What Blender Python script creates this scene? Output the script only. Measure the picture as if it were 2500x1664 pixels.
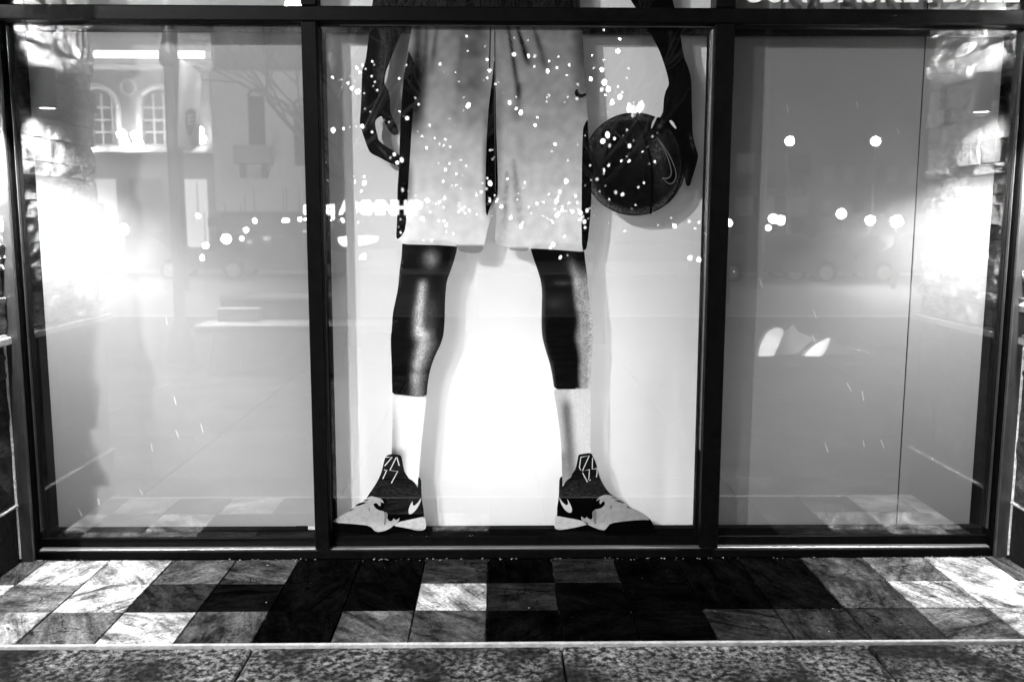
import bpy, bmesh, math, random
from mathutils import Vector, Matrix, noise
from mathutils.geometry import delaunay_2d_cdt
R = math.radians
rnd = random.Random(11)
for o in list(bpy.data.objects):
    bpy.data.objects.remove(o)
S = bpy.context.scene

# ------------------------------------------------------------ camera
FPX, CX, CY = 2200.0, 1250.0, 832.0          # focal length and centre in photograph pixels
H_CAM, D_CAM = 1.63, 4.27
PITCH, YAW, ROLL = R(7.56), R(0.94), R(0.12)
cam_d = bpy.data.cameras.new('camera')
cam = bpy.data.objects.new('camera', cam_d)
S.collection.objects.link(cam)
cam_d.sensor_width = 36.0
cam_d.lens = 36.0 * FPX / 2500.0
cam_d.clip_start = 0.05
cam_d.clip_end = 600
cam_d.dof.use_dof = True
cam_d.dof.focus_distance = D_CAM
cam_d.dof.aperture_fstop = 2.2
cam.location = (0, -D_CAM, H_CAM)
rot = Matrix.Rotation(-YAW, 4, 'Z') @ Matrix.Rotation(R(90) - PITCH, 4, 'X') @ Matrix.Rotation(ROLL, 4, 'Z')
cam.rotation_euler = rot.to_euler()
S.camera = cam
RM = rot.to_3x3()

# ------------------------------------------------------------ sky, exposure
W = bpy.data.worlds.new('World')
S.world = W
W.use_nodes = True
wn, wl = W.node_tree.nodes, W.node_tree.links
wn.clear()
sky = wn.new('ShaderNodeTexSky')
sky.sky_type = 'NISHITA'
sky.sun_disc = False
sky.sun_elevation = R(-5)
sky.sun_rotation = R(150)
bw = wn.new('ShaderNodeRGBToBW')
bg = wn.new('ShaderNodeBackground')
bg.inputs['Strength'].default_value = 0.05
wo = wn.new('ShaderNodeOutputWorld')
wl.new(sky.outputs[0], bw.inputs[0])
wl.new(bw.outputs[0], bg.inputs['Color'])
wl.new(bg.outputs[0], wo.inputs[0])
S.view_settings.view_transform = 'Standard'
S.view_settings.look = 'None'
S.view_settings.gamma = 1
S.view_settings.exposure = 0
S.view_settings.use_curve_mapping = False
S.cycles.use_denoising = True
S.cycles.caustics_reflective = False
S.cycles.caustics_refractive = False
S.cycles.max_bounces = 8
S.cycles.transparent_max_bounces = 12
S.cycles.sample_clamp_indirect = 60

KEY = Vector((-4.3, -4.9, 4.6))               # floodlight on its pole, up to the left behind the photographer
KEY_W = 2600
SCONCE_W = 560
BACK_W = 54


# ------------------------------------------------------------ pixel -> place
def ray(px, py):
    v = RM @ Vector(((px - CX) / FPX, -(py - CY) / FPX, -1.0))
    return v


def G(px, py, Y=0.0):                         # point of the plane at depth Y
    v = ray(px, py)
    t = (Y + D_CAM) / v.y
    return Vector((v.x * t, Y, H_CAM + v.z * t))


def M(px, py, d):                             # real place of something seen mirrored in the glass
    p = G(px, py, d)
    return Vector((p.x, -d, p.z))


# ------------------------------------------------------------ materials
MATS = {}


def nodes(name):
    m = bpy.data.materials.new(name)
    m.use_nodes = True
    n = m.node_tree.nodes
    n.clear()
    out = n.new('ShaderNodeOutputMaterial')
    MATS[name] = m
    return m, n, m.node_tree.links, out


def grey(v):
    return (v, v, v, 1)


def plain(name, v, rough=0.6, metal=0.0, var=0.3, scale=6.0, bump=0.0, bscale=60.0, spec=0.5, stretch=(1, 1, 1)):
    m, n, l, out = nodes(name)
    p = n.new('ShaderNodeBsdfPrincipled')
    p.inputs['Roughness'].default_value = rough
    p.inputs['Metallic'].default_value = metal
    p.inputs['Specular IOR Level'].default_value = spec
    tc = n.new('ShaderNodeTexCoord')
    mp = n.new('ShaderNodeMapping')
    mp.inputs['Scale'].default_value = stretch
    l.new(tc.outputs['Object'], mp.inputs[0])
    nz = n.new('ShaderNodeTexNoise')
    nz.inputs['Scale'].default_value = scale
    nz.inputs['Detail'].default_value = 8
    nz.inputs['Roughness'].default_value = 0.65
    l.new(mp.outputs[0], nz.inputs['Vector'])
    r = n.new('ShaderNodeMapRange')
    r.inputs[1].default_value = 0.3
    r.inputs[2].default_value = 0.7
    r.inputs[3].default_value = v * (1 - var)
    r.inputs[4].default_value = v * (1 + var)
    l.new(nz.outputs[0], r.inputs[0])
    l.new(r.outputs[0], p.inputs['Base Color'])
    if bump:
        n2 = n.new('ShaderNodeTexNoise')
        n2.inputs['Scale'].default_value = bscale
        n2.inputs['Detail'].default_value = 6
        l.new(mp.outputs[0], n2.inputs['Vector'])
        b = n.new('ShaderNodeBump')
        b.inputs['Strength'].default_value = bump
        b.inputs['Distance'].default_value = 0.02
        l.new(n2.outputs[0], b.inputs['Height'])
        l.new(b.outputs[0], p.inputs['Normal'])
    l.new(p.outputs[0], out.inputs[0])
    return m


def lit(name, strength):
    m, n, l, out = nodes(name)
    e = n.new('ShaderNodeEmission')
    e.inputs['Strength'].default_value = strength
    l.new(e.outputs[0], out.inputs[0])
    return m


def gloss_of_glass(n, l, shader, fac=0.125, haze=0.055):
    """glass surface over something: one sharp reflection and a faint smeared one put in as bloom round the lamps"""
    g0 = n.new('ShaderNodeBsdfGlossy')
    g0.inputs['Roughness'].default_value = 0.0
    g1 = n.new('ShaderNodeBsdfGlossy')
    g1.inputs['Roughness'].default_value = 0.17
    mg = n.new('ShaderNodeMixShader')
    mg.inputs[0].default_value = haze
    l.new(g0.outputs[0], mg.inputs[1])
    l.new(g1.outputs[0], mg.inputs[2])
    ge = n.new('ShaderNodeNewGeometry')
    sm_ = n.new('ShaderNodeTexNoise')
    sm_.inputs['Scale'].default_value = 2.3
    sm_.inputs['Detail'].default_value = 7
    sm_.inputs['Distortion'].default_value = 1.2
    l.new(ge.outputs['Position'], sm_.inputs['Vector'])
    sr = n.new('ShaderNodeMapRange')
    sr.inputs[1].default_value = 0.35
    sr.inputs[2].default_value = 0.7
    sr.inputs[3].default_value = haze * 0.35
    sr.inputs[4].default_value = haze * 2.2
    l.new(sm_.outputs[0], sr.inputs[0])
    l.new(sr.outputs[0], mg.inputs[0])
    mx = n.new('ShaderNodeMixShader')
    mx.inputs[0].default_value = fac
    l.new(shader.outputs[0], mx.inputs[1])
    l.new(mg.outputs[0], mx.inputs[2])
    return mx


def m_glass():
    m, n, l, out = nodes('shop_glass')
    t = n.new('ShaderNodeBsdfTransparent')
    t.inputs[0].default_value = grey(0.97)
    mx = gloss_of_glass(n, l, t)
    l.new(mx.outputs[0], out.inputs[0])
    return m


def m_print(grain=0.0, gscale=900.0, fibre=(1, 1, 1)):
    """printed film: tone from the print itself, seen from the front and a little lit through"""
    m, n, l, out = nodes('printed_film_%d' % len(MATS))
    a = n.new('ShaderNodeVertexColor')
    a.layer_name = 'tone'
    col = a.outputs[0]
    if grain:
        tc = n.new('ShaderNodeTexCoord')
        mp = n.new('ShaderNodeMapping')
        mp.inputs['Scale'].default_value = fibre
        l.new(tc.outputs['Object'], mp.inputs[0])
        nz = n.new('ShaderNodeTexNoise')
        nz.inputs['Scale'].default_value = gscale
        nz.inputs['Detail'].default_value = 3
        l.new(mp.outputs[0], nz.inputs['Vector'])
        r = n.new('ShaderNodeMapRange')
        r.inputs[1].default_value = 0.35
        r.inputs[2].default_value = 0.65
        r.inputs[3].default_value = 1 - grain
        r.inputs[4].default_value = 1 + grain
        l.new(nz.outputs[0], r.inputs[0])
        mu = n.new('ShaderNodeVectorMath')
        mu.operation = 'MULTIPLY'
        l.new(col, mu.inputs[0])
        l.new(r.outputs[0], mu.inputs[1])
        col = mu.outputs[0]
    d = n.new('ShaderNodeBsdfDiffuse')
    t = n.new('ShaderNodeBsdfTranslucent')
    l.new(col, d.inputs[0])
    l.new(col, t.inputs[0])
    x = n.new('ShaderNodeMixShader')
    x.inputs[0].default_value = 0.5
    l.new(d.outputs[0], x.inputs[1])
    l.new(t.outputs[0], x.inputs[2])
    mx = gloss_of_glass(n, l, x)
    l.new(mx.outputs[0], out.inputs[0])
    return m


def m_board(name, v, trans):
    m, n, l, out = nodes(name)
    tc = n.new('ShaderNodeTexCoord')
    nz = n.new('ShaderNodeTexNoise')
    nz.inputs['Scale'].default_value = 1.3
    nz.inputs['Detail'].default_value = 4
    l.new(tc.outputs['Object'], nz.inputs['Vector'])
    r = n.new('ShaderNodeMapRange')
    r.inputs[1].default_value = 0.3
    r.inputs[2].default_value = 0.7
    r.inputs[3].default_value = v * 0.95
    r.inputs[4].default_value = v * 1.03
    l.new(nz.outputs[0], r.inputs[0])
    d = n.new('ShaderNodeBsdfDiffuse')
    t = n.new('ShaderNodeBsdfTranslucent')
    l.new(r.outputs[0], d.inputs[0])
    l.new(r.outputs[0], t.inputs[0])
    x = n.new('ShaderNodeMixShader')
    x.inputs[0].default_value = trans
    l.new(d.outputs[0], x.inputs[1])
    l.new(t.outputs[0], x.inputs[2])
    l.new(x.outputs[0], out.inputs[0])
    return m


def m_slate():
    """natural slate tile; the object colour holds stone tone and painted light falloff, grain turned at random from tile to tile"""
    m, n, l, out = nodes('slate')
    p = n.new('ShaderNodeBsdfPrincipled')
    p.inputs['Specular IOR Level'].default_value = 0.0
    oi = n.new('ShaderNodeObjectInfo')
    tc = n.new('ShaderNodeTexCoord')
    an = n.new('ShaderNodeMath')
    an.operation = 'MULTIPLY'
    an.inputs[1].default_value = 6.28
    l.new(oi.outputs['Random'], an.inputs[0])
    vr = n.new('ShaderNodeVectorRotate')
    vr.rotation_type = 'Z_AXIS'
    l.new(tc.outputs['Object'], vr.inputs['Vector'])
    l.new(an.outputs[0], vr.inputs['Angle'])
    off = n.new('ShaderNodeVectorMath')
    off.operation = 'ADD'
    l.new(vr.outputs[0], off.inputs[0])
    sc = n.new('ShaderNodeMath')
    sc.operation = 'MULTIPLY'
    sc.inputs[1].default_value = 53.0
    l.new(oi.outputs['Random'], sc.inputs[0])
    l.new(sc.outputs[0], off.inputs[1])
    mp = n.new('ShaderNodeMapping')
    mp.inputs['Scale'].default_value = (1.0, 4.0, 1.0)
    l.new(off.outputs[0], mp.inputs[0])

    def nz(scale, det, src, dist=0.0, rough=0.6):
        q = n.new('ShaderNodeTexNoise')
        q.inputs['Scale'].default_value = scale
        q.inputs['Detail'].default_value = det
        q.inputs['Roughness'].default_value = rough
        q.inputs['Distortion'].default_value = dist
        l.new(src.outputs[0], q.inputs['Vector'])
        return q
    a = nz(3.2, 10, mp, 0.6, 0.72)
    b = nz(60, 8, off, 0, 0.7)
    c = nz(9, 8, mp, 1.2, 0.6)
    r1 = n.new('ShaderNodeMapRange')
    r1.inputs[1].default_value = 0.36
    r1.inputs[2].default_value = 0.66
    r1.inputs[3].default_value = 0.14
    r1.inputs[4].default_value = 1.6
    l.new(a.outputs[0], r1.inputs[0])
    r2 = n.new('ShaderNodeMapRange')
    r2.inputs[1].default_value = 0.35
    r2.inputs[2].default_value = 0.65
    r2.inputs[3].default_value = 0.45
    r2.inputs[4].default_value = 1.5
    l.new(b.outputs[0], r2.inputs[0])
    m1 = n.new('ShaderNodeMath')
    m1.operation = 'MULTIPLY'
    l.new(r1.outputs[0], m1.inputs[0])
    l.new(r2.outputs[0], m1.inputs[1])
    cr = nz(2.2, 5, off, 1.5, 0.55)
    sb = n.new('ShaderNodeMath')
    sb.operation = 'SUBTRACT'
    sb.inputs[1].default_value = 0.47
    l.new(cr.outputs[0], sb.inputs[0])
    ab = n.new('ShaderNodeMath')
    ab.operation = 'ABSOLUTE'
    l.new(sb.outputs[0], ab.inputs[0])
    rc = n.new('ShaderNodeMapRange')
    rc.inputs[1].default_value = 0.0015
    rc.inputs[2].default_value = 0.006
    rc.inputs[3].default_value = 0.15
    l.new(ab.outputs[0], rc.inputs[0])
    wp = n.new('ShaderNodeNewGeometry')
    st_ = n.new('ShaderNodeTexNoise')
    st_.inputs['Scale'].default_value = 5.0
    st_.inputs['Detail'].default_value = 9
    st_.inputs['Roughness'].default_value = 0.7
    l.new(wp.outputs['Position'], st_.inputs['Vector'])
    rs = n.new('ShaderNodeMapRange')
    rs.inputs[1].default_value = 0.36
    rs.inputs[2].default_value = 0.58
    rs.inputs[3].default_value = 0.28
    rs.inputs[4].default_value = 1.1
    l.new(st_.outputs[0], rs.inputs[0])
    ms_ = n.new('ShaderNodeMath')
    ms_.operation = 'MULTIPLY'
    l.new(m1.outputs[0], ms_.inputs[0])
    l.new(rs.outputs[0], ms_.inputs[1])
    m1 = ms_
    mc_ = n.new('ShaderNodeMath')
    mc_.operation = 'MULTIPLY'
    l.new(m1.outputs[0], mc_.inputs[0])
    l.new(rc.outputs[0], mc_.inputs[1])
    m2 = n.new('ShaderNodeVectorMath')
    m2.operation = 'MULTIPLY'
    l.new(oi.outputs['Color'], m2.inputs[0])
    l.new(mc_.outputs[0], m2.inputs[1])
    l.new(m2.outputs[0], p.inputs['Base Color'])
    rr = n.new('ShaderNodeMapRange')
    rr.inputs[3].default_value = 0.4
    rr.inputs[4].default_value = 0.75
    l.new(c.outputs[0], rr.inputs[0])
    l.new(rr.outputs[0], p.inputs['Roughness'])
    ad = n.new('ShaderNodeMath')
    ad.operation = 'MULTIPLY_ADD'
    ad.inputs[1].default_value = 0.35
    l.new(b.outputs[0], ad.inputs[0])
    l.new(c.outputs[0], ad.inputs[2])
    bp = n.new('ShaderNodeBump')
    bp.inputs['Strength'].default_value = 0.75
    bp.inputs['Distance'].default_value = 0.012
    l.new(ad.outputs[0], bp.inputs['Height'])
    l.new(bp.outputs[0], p.inputs['Normal'])
    l.new(p.outputs[0], out.inputs[0])
    return m


def m_rock(name='ledgestone', strength=1.0):
    m, n, l, out = nodes(name)
    p = n.new('ShaderNodeBsdfPrincipled')
    p.inputs['Roughness'].default_value = 0.8
    p.inputs['Specular IOR Level'].default_value = 0.15
    oi = n.new('ShaderNodeObjectInfo')
    ge = n.new('ShaderNodeNewGeometry')
    mp = n.new('ShaderNodeMapping')
    mp.inputs['Scale'].default_value = (1, 1, 1.8)
    l.new(ge.outputs['Position'], mp.inputs[0])

    def nz(scale, det, rough=0.6):
        q = n.new('ShaderNodeTexNoise')
        q.inputs['Scale'].default_value = scale
        q.inputs['Detail'].default_value = det
        q.inputs['Roughness'].default_value = rough
        l.new(mp.outputs[0], q.inputs['Vector'])
        return q
    a, b, c = nz(14, 8, 0.7), nz(38, 9, 0.7), nz(5, 4)
    r1 = n.new('ShaderNodeMapRange')
    r1.inputs[1].default_value = 0.35
    r1.inputs[2].default_value = 0.68
    r1.inputs[3].default_value = 0.35
    r1.inputs[4].default_value = 1.4
    l.new(a.outputs[0], r1.inputs[0])
    m2 = n.new('ShaderNodeVectorMath')
    m2.operation = 'MULTIPLY'
    l.new(oi.outputs['Color'], m2.inputs[0])
    l.new(r1.outputs[0], m2.inputs[1])
    l.new(m2.outputs[0], p.inputs['Base Color'])
    ad = n.new('ShaderNodeMath')
    ad.operation = 'MULTIPLY_ADD'
    ad.inputs[1].default_value = 0.5
    l.new(b.outputs[0], ad.inputs[0])
    l.new(a.outputs[0], ad.inputs[2])
    bp = n.new('ShaderNodeBump')
    bp.inputs['Strength'].default_value = strength
    bp.inputs['Distance'].default_value = 0.05
    l.new(ad.outputs[0], bp.inputs['Height'])
    l.new(bp.outputs[0], p.inputs['Normal'])
    l.new(p.outputs[0], out.inputs[0])
    return m


def m_concrete():
    m, n, l, out = nodes('speckled_concrete')
    p = n.new('ShaderNodeBsdfPrincipled')
    p.inputs['Roughness'].default_value = 0.8
    p.inputs['Specular IOR Level'].default_value = 0.08
    tc = n.new('ShaderNodeNewGeometry')

    def nz(scale, det, rough=0.6):
        q = n.new('ShaderNodeTexNoise')
        q.inputs['Scale'].default_value = scale
        q.inputs['Detail'].default_value = det
        q.inputs['Roughness'].default_value = rough
        l.new(tc.outputs['Position'], q.inputs['Vector'])
        return q
    a, b, c = nz(38, 12, 0.7), nz(2.6, 6), nz(210, 4, 0.8)

    def rg(s, lo, hi, v0, v1):
        q = n.new('ShaderNodeMapRange')
        q.inputs[1].default_value, q.inputs[2].default_value = lo, hi
        q.inputs[3].default_value, q.inputs[4].default_value = v0, v1
        l.new(s.outputs[0], q.inputs[0])
        return q

    def mul(x, y):
        q = n.new('ShaderNodeMath')
        q.operation = 'MULTIPLY'
        l.new(x.outputs[0], q.inputs[0])
        l.new(y.outputs[0], q.inputs[1])
        return q
    v = mul(mul(rg(a, 0.45, 0.64, 0.001, 0.16), rg(b, 0.40, 0.60, 0.10, 1.25)), rg(c, 0.35, 0.65, 0.4, 1.6))
    l.new(v.outputs[0], p.inputs['Base Color'])
    bp = n.new('ShaderNodeBump')
    bp.inputs['Strength'].default_value = 0.4
    bp.inputs['Distance'].default_value = 0.01
    l.new(a.outputs[0], bp.inputs['Height'])
    l.new(bp.outputs[0], p.inputs['Normal'])
    l.new(p.outputs[0], out.inputs[0])
    return m


GLASS = m_glass()
SLATE, ROCK, RSLATE, CONC = m_slate(), m_rock(), m_rock('riven_slate', 0.9), m_concrete()
ALU = plain('dark_aluminium', 0.002, 0.4, 0.0, 0.5, 25, 0.08, 300, spec=0.03)
ALU_G = plain('lit_face_aluminium', 0.09, 0.36, 0.7, 0.35, 18, 0.12, 260, stretch=(1, 1, 0.3))  # frame metal with the brightness of its lit faces put into the colour
RUBBER = plain('black_gasket', 0.003, 0.6, spec=0.02)
INTERIOR = plain('matt_black_interior', 0.004, 0.9, spec=0.1)
GROUT = plain('dark_grout', 0.02, 0.9, bump=0.5)
CAULK = plain('pale_sealant', 0.7, 0.6, var=0.5, scale=30, bump=0.4)
EDGE = plain('pale_edging', 0.24, 0.5, var=0.35, scale=25, bump=0.4, bscale=90)
SILL = plain('bright_metal', 0.55, 0.3, 0.9, 0.3, 14, stretch=(0.4, 4, 4))  # for wheel rims, and for strips that stand for highlights
PALE = plain('pale_stone', 0.6, 0.8, var=0.15)
MID = plain('grey_masonry', 0.25, 0.85, var=0.2, bump=0.3, bscale=20)
DARKM = plain('dark_metal', 0.03, 0.45)
ASPH = plain('asphalt', 0.16, 0.75, var=0.25, scale=2, bump=0.4, bscale=90)
BARK = plain('bark', 0.13, 0.9, var=0.3, scale=20)
CLOTH = plain('banner_cloth', 0.5, 0.8, var=0.1)
BULB = lit('glowing_bulb', 22)
LENS = lit('sconce_lens', 30)
LAMPGLOW = lit('street_lamp_glow', 130)
SMALLGLOW = lit('small_lamp_glow', 60)
NEON = lit('neon_tube', 14)
WINLIT = lit('lit_window', 2.2)
WINDIM = lit('dim_lit_window', .35)
WINFAR = lit('far_lit_window', .12)
GLASSD = plain('dark_window_glass', 0.02, 0.1)


# ------------------------------------------------------------ object helpers
def tag(o, label=None, cat=None, group=None, kind=None):
    if label: o['label'] = label
    if cat: o['category'] = cat
    if group: o['group'] = group
    if kind: o['kind'] = kind
    return o


def empty(name, loc, label, cat, group=None, rz=0.0):
    o = bpy.data.objects.new(name, None)
    o.empty_display_size = 0.1
    S.collection.objects.link(o)
    o.location = loc
    o.rotation_euler = (0, 0, rz)
    return tag(o, label, cat, group)


def link(name, me, parent=None, keep=True, colour=None):
    """link a mesh whose coordinates are world coordinates; under a parent they keep that place"""
    o = bpy.data.objects.new(name, me)
    S.collection.objects.link(o)
    if parent is not None:
        o.parent = parent
        if keep:            # a mesh part keeps world coordinates, an empty stands at its base
            mat = Matrix.Identity(4) if parent.type == 'MESH' else Matrix.LocRotScale(parent.location, parent.rotation_euler, parent.scale)
            o.matrix_parent_inverse = mat.inverted()
    if colour is not None:
        o.color = (colour, colour, colour, 1)
    return o


def mesh_of(bm, mat, smooth=False):
    me = bpy.data.meshes.new('mesh')
    bm.normal_update()
    bm.to_mesh(me)
    bm.free()
    me.materials.append(mat)
    if smooth:
        me.polygons.foreach_set('use_smooth', [True] * len(me.polygons))
    return me


def add_box(bm, a, b, bev=0.0):
    x0, y0, z0 = (min(a[i], b[i]) for i in range(3))
    x1, y1, z1 = (max(a[i], b[i]) for i in range(3))
    vs = [bm.verts.new(p) for p in ((x0, y0, z0), (x1, y0, z0), (x1, y1, z0), (x0, y1, z0), (x0, y0, z1), (x1, y0, z1), (x1, y1, z1), (x0, y1, z1))]
    fs = [bm.faces.new([vs[i] for i in q]) for q in ((3, 2, 1, 0), (4, 5, 6, 7), (0, 1, 5, 4), (1, 2, 6, 5), (2, 3, 7, 6), (3, 0, 4, 7))]
    if bev:
        es = list({e for f in fs for e in f.edges})
        bmesh.ops.bevel(bm, geom=es, offset=bev, segments=1, affect='EDGES')


def box(name, a, b, mat, parent=None, bev=0.0, colour=None):
    bm = bmesh.new()
    add_box(bm, a, b, bev)
    return link(name, mesh_of(bm, mat), parent, colour=colour)


def boxes(name, lst, mat, parent=None, bev=0.0):
    bm = bmesh.new()
    for a, b in lst:
        add_box(bm, a, b, bev)
    return link(name, mesh_of(bm, mat), parent)


def add_tube(bm, pts, rad, n=10, cap=True):
    rings = []
    for i, p in enumerate(pts):
        p = Vector(p)
        a = Vector(pts[max(i - 1, 0)])
        b = Vector(pts[min(i + 1, len(pts) - 1)])
        t = (b - a).normalized()
        u = t.cross(Vector((0, 0, 1)) if abs(t.z) < 0.9 else Vector((1, 0, 0))).normalized()
        v = t.cross(u)
        r = rad[i] if hasattr(rad, '__len__') else rad
        rings.append([bm.verts.new(p + (u * math.cos(6.28318 * k / n) + v * math.sin(6.28318 * k / n)) * r) for k in range(n)])
    for i in range(len(rings) - 1):
        for k in range(n):
            bm.faces.new((rings[i][k], rings[i][(k + 1) % n], rings[i + 1][(k + 1) % n], rings[i + 1][k]))
    if cap:
        bm.faces.new(rings[0][::-1])
        bm.faces.new(rings[-1])


def tube(name, pts, rad, mat, parent=None, n=10):
    bm = bmesh.new()
    add_tube(bm, pts, rad, n)
    bmesh.ops.recalc_face_normals(bm, faces=bm.faces)
    return link(name, mesh_of(bm, mat, n > 8), parent)


def ball(name, c, r, mat, parent=None, sub=2, sc=(1, 1, 1)):
    bm = bmesh.new()
    bmesh.ops.create_icosphere(bm, subdivisions=sub, radius=r, matrix=Matrix.Translation(c) @ Matrix.Diagonal((*sc, 1)))
    return link(name, mesh_of(bm, mat, True), parent)


def extrude_poly(name, pts, depth, mat, parent=None):
    """closed 3D polygon pushed along a vector"""
    bm = bmesh.new()
    depth = Vector(depth)
    a = [bm.verts.new(p) for p in pts]
    b = [bm.verts.new(Vector(p) + depth) for p in pts]
    n = len(pts)
    bm.faces.new(a)
    bm.faces.new(b[::-1])
    for i in range(n):
        bm.faces.new((a[i], b[i], b[(i + 1) % n], a[(i + 1) % n]))
    bmesh.ops.triangulate(bm, faces=[f for f in bm.faces if len(f.verts) > 4])
    bmesh.ops.recalc_face_normals(bm, faces=bm.faces)
    return link(name, mesh_of(bm, mat), parent)


def light(name, kind, loc, energy, parent=None, **kw):
    d = bpy.data.lights.new(name, kind)
    d.energy = energy
    for k, v in kw.items():
        if k != 'to':
            setattr(d, k, v)
    o = bpy.data.objects.new(name, d)
    S.collection.objects.link(o)
    o.location = loc
    if 'to' in kw:
        o.rotation_euler = (Vector(kw['to']) - Vector(loc)).to_track_quat('-Z', 'Y').to_euler()
    if parent is not None:
        o.parent = parent
        o.matrix_parent_inverse = Matrix.Translation(parent.location).inverted()
    return o


# ------------------------------------------------------------ ground
XL = G(55, 1355, -0.05).x
XR = G(2456, 1340, -0.05).x
EDGE_Y = -0.94                                 # front edge of the slate threshold
bm = bmesh.new()
add_box(bm, (-80, -70, -0.4), (80, 1.2, -0.05))
tag(link('ground', mesh_of(bm, ASPH)), kind='structure')
bed = tag(box('threshold', (XL, EDGE_Y + 0.012, -0.05), (XR, 0.10, -0.012), GROUT), kind='structure')
TW = 0.3048
X0 = G(1192, 1355, -0.05).x
ROW = (EDGE_Y * -1 - 0.055 - 0.012) / 3.0
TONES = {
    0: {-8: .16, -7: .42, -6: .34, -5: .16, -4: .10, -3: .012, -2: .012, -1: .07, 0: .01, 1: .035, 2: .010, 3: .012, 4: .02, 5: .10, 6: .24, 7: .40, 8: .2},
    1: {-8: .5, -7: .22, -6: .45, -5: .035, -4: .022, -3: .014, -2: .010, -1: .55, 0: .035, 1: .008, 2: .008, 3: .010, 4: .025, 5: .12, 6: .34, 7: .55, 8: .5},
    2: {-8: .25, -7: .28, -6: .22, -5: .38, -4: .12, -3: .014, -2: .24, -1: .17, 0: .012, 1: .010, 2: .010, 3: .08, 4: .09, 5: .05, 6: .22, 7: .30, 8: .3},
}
TILE_ME = []
for v in range(6):
    bm = bmesh.new()
    w2, r2 = TW / 2 - 0.0034, ROW / 2 - 0.0032
    add_box(bm, (-w2, -r2, -0.014), (w2, r2, 0.0), 0.0025)
    for q in bm.verts:
        q.co.x += rnd.uniform(-.0012, .0012)
        q.co.y += rnd.uniform(-.0012, .0012)
        if q.co.z > -0.004:
            q.co.z += rnd.uniform(-.0012, .0012)
    TILE_ME.append(mesh_of(bm, SLATE))
for r in range(3):
    yc = -0.055 - ROW * (r + 0.5)
    for k in range(-8, 9):
        x0, x1 = X0 + k * TW, X0 + (k + 1) * TW
        if x1 < XL + 0.02 or x0 > XR - 0.02:
            continue
        c0, c1 = max(x0, XL + 0.003), min(x1, XR - 0.003)
        o = bpy.data.objects.new('tile', TILE_ME[rnd.randrange(6)])
        S.collection.objects.link(o)
        o.parent = bed
        o.location = ((c0 + c1) / 2, yc, rnd.uniform(0, 0.0016))
        o.scale = ((c1 - c0) / TW, 1, 1)
        o.rotation_euler = (R(rnd.uniform(-.12, .12)), R(rnd.uniform(-.12, .12)), 0)
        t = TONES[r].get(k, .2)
        t = t * 0.12 if t < 0.03 else (t * (1.0 if t > .25 else .45) if k < -3 or k > 4 else (t * .7 if t > .5 else t * .26))  # middle tiles painted darker, as the wall lights fall off
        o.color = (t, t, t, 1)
tag(box('threshold_edge_highlight', (XL - 0.6, EDGE_Y - 0.008, -0.05), (XR + 0.6, EDGE_Y + 0.008, 0.003), EDGE, None, 0.003), kind='structure')  # pale strip built for the highlight along the concrete edge
# grit gathered along the foot of the window
bm = bmesh.new()
for _ in range(230):
    x_ = rnd.uniform(XL + .01, XR - .01) if rnd.random() < .6 else rnd.choice((XL + abs(rnd.gauss(0, .12)), XR - abs(rnd.gauss(0, .12))))
    y_ = -0.052 - abs(rnd.gauss(0, .012)) if rnd.random() < .75 else rnd.uniform(EDGE_Y + .02, -.06)
    r_ = rnd.uniform(.001, .0042)
    bmesh.ops.create_icosphere(bm, subdivisions=1, radius=r_, matrix=Matrix.Translation((x_, y_, r_ * .5 + .001)) @ Matrix.Rotation(rnd.uniform(0, 3), 4, 'Z') @ Matrix.Diagonal((1.6, rnd.uniform(.5, 1.2), .6, 1)))
tag(link('grit', mesh_of(bm, ASPH)), 'loose grit gathered along the foot of the window', 'grit', kind='stuff')
# concrete pavement slabs
pav = tag(box('pavement', (-40, -11.2, -0.06), (40, EDGE_Y - 0.018, -0.03), GROUT), kind='structure')
SLW, SLD = 1.19, 1.12
xj = G(612, 1600, -1.0).x
slab_me = {}


def slab(x0, x1, y0, y1):
    key = (round(x1 - x0, 2), round(y1 - y0, 2))
    if key not in slab_me:
        bm = bmesh.new()
        add_box(bm, (-key[0] / 2, -key[1] / 2, -0.03), (key[0] / 2, key[1] / 2, 0), 0.006)
        slab_me[key] = mesh_of(bm, CONC)
    o = bpy.data.objects.new('paving_slab', slab_me[key])
    S.collection.objects.link(o)
    o.parent = pav
    o.location = ((x0 + x1) / 2, (y0 + y1) / 2, -0.002 + rnd.uniform(-.001, .001))


yy = EDGE_Y - 0.02
ys = [yy, -1.34]
while ys[-1] > -10.5:
    ys.append(ys[-1] - SLD)
for j in range(len(ys) - 1):
    for i in range(-8, 9):
        a = xj + i * SLW
        slab(a + .007, a + SLW - .007, ys[j + 1] + .004, ys[j] - .004)
tag(box('kerb', (-40, -11.4, -0.2), (40, -11.22, 0.0), PALE, None, 0.02), kind='structure')
tag(box('road', (-60, -24.5, -0.16), (60, -11.42, -0.13), ASPH), kind='structure')
tag(box('far_pavement', (-60, -33, -0.16), (60, -24.5, 0.0), PALE, None, 0.02), kind='structure')
bm = bmesh.new()
for i in range(-8, 9):
    add_box(bm, (i * 6, -17.7, -.13), (i * 6 + 3, -17.58, -.126))
tag(link('lane_marking', mesh_of(bm, PALE)), kind='structure')

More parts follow.
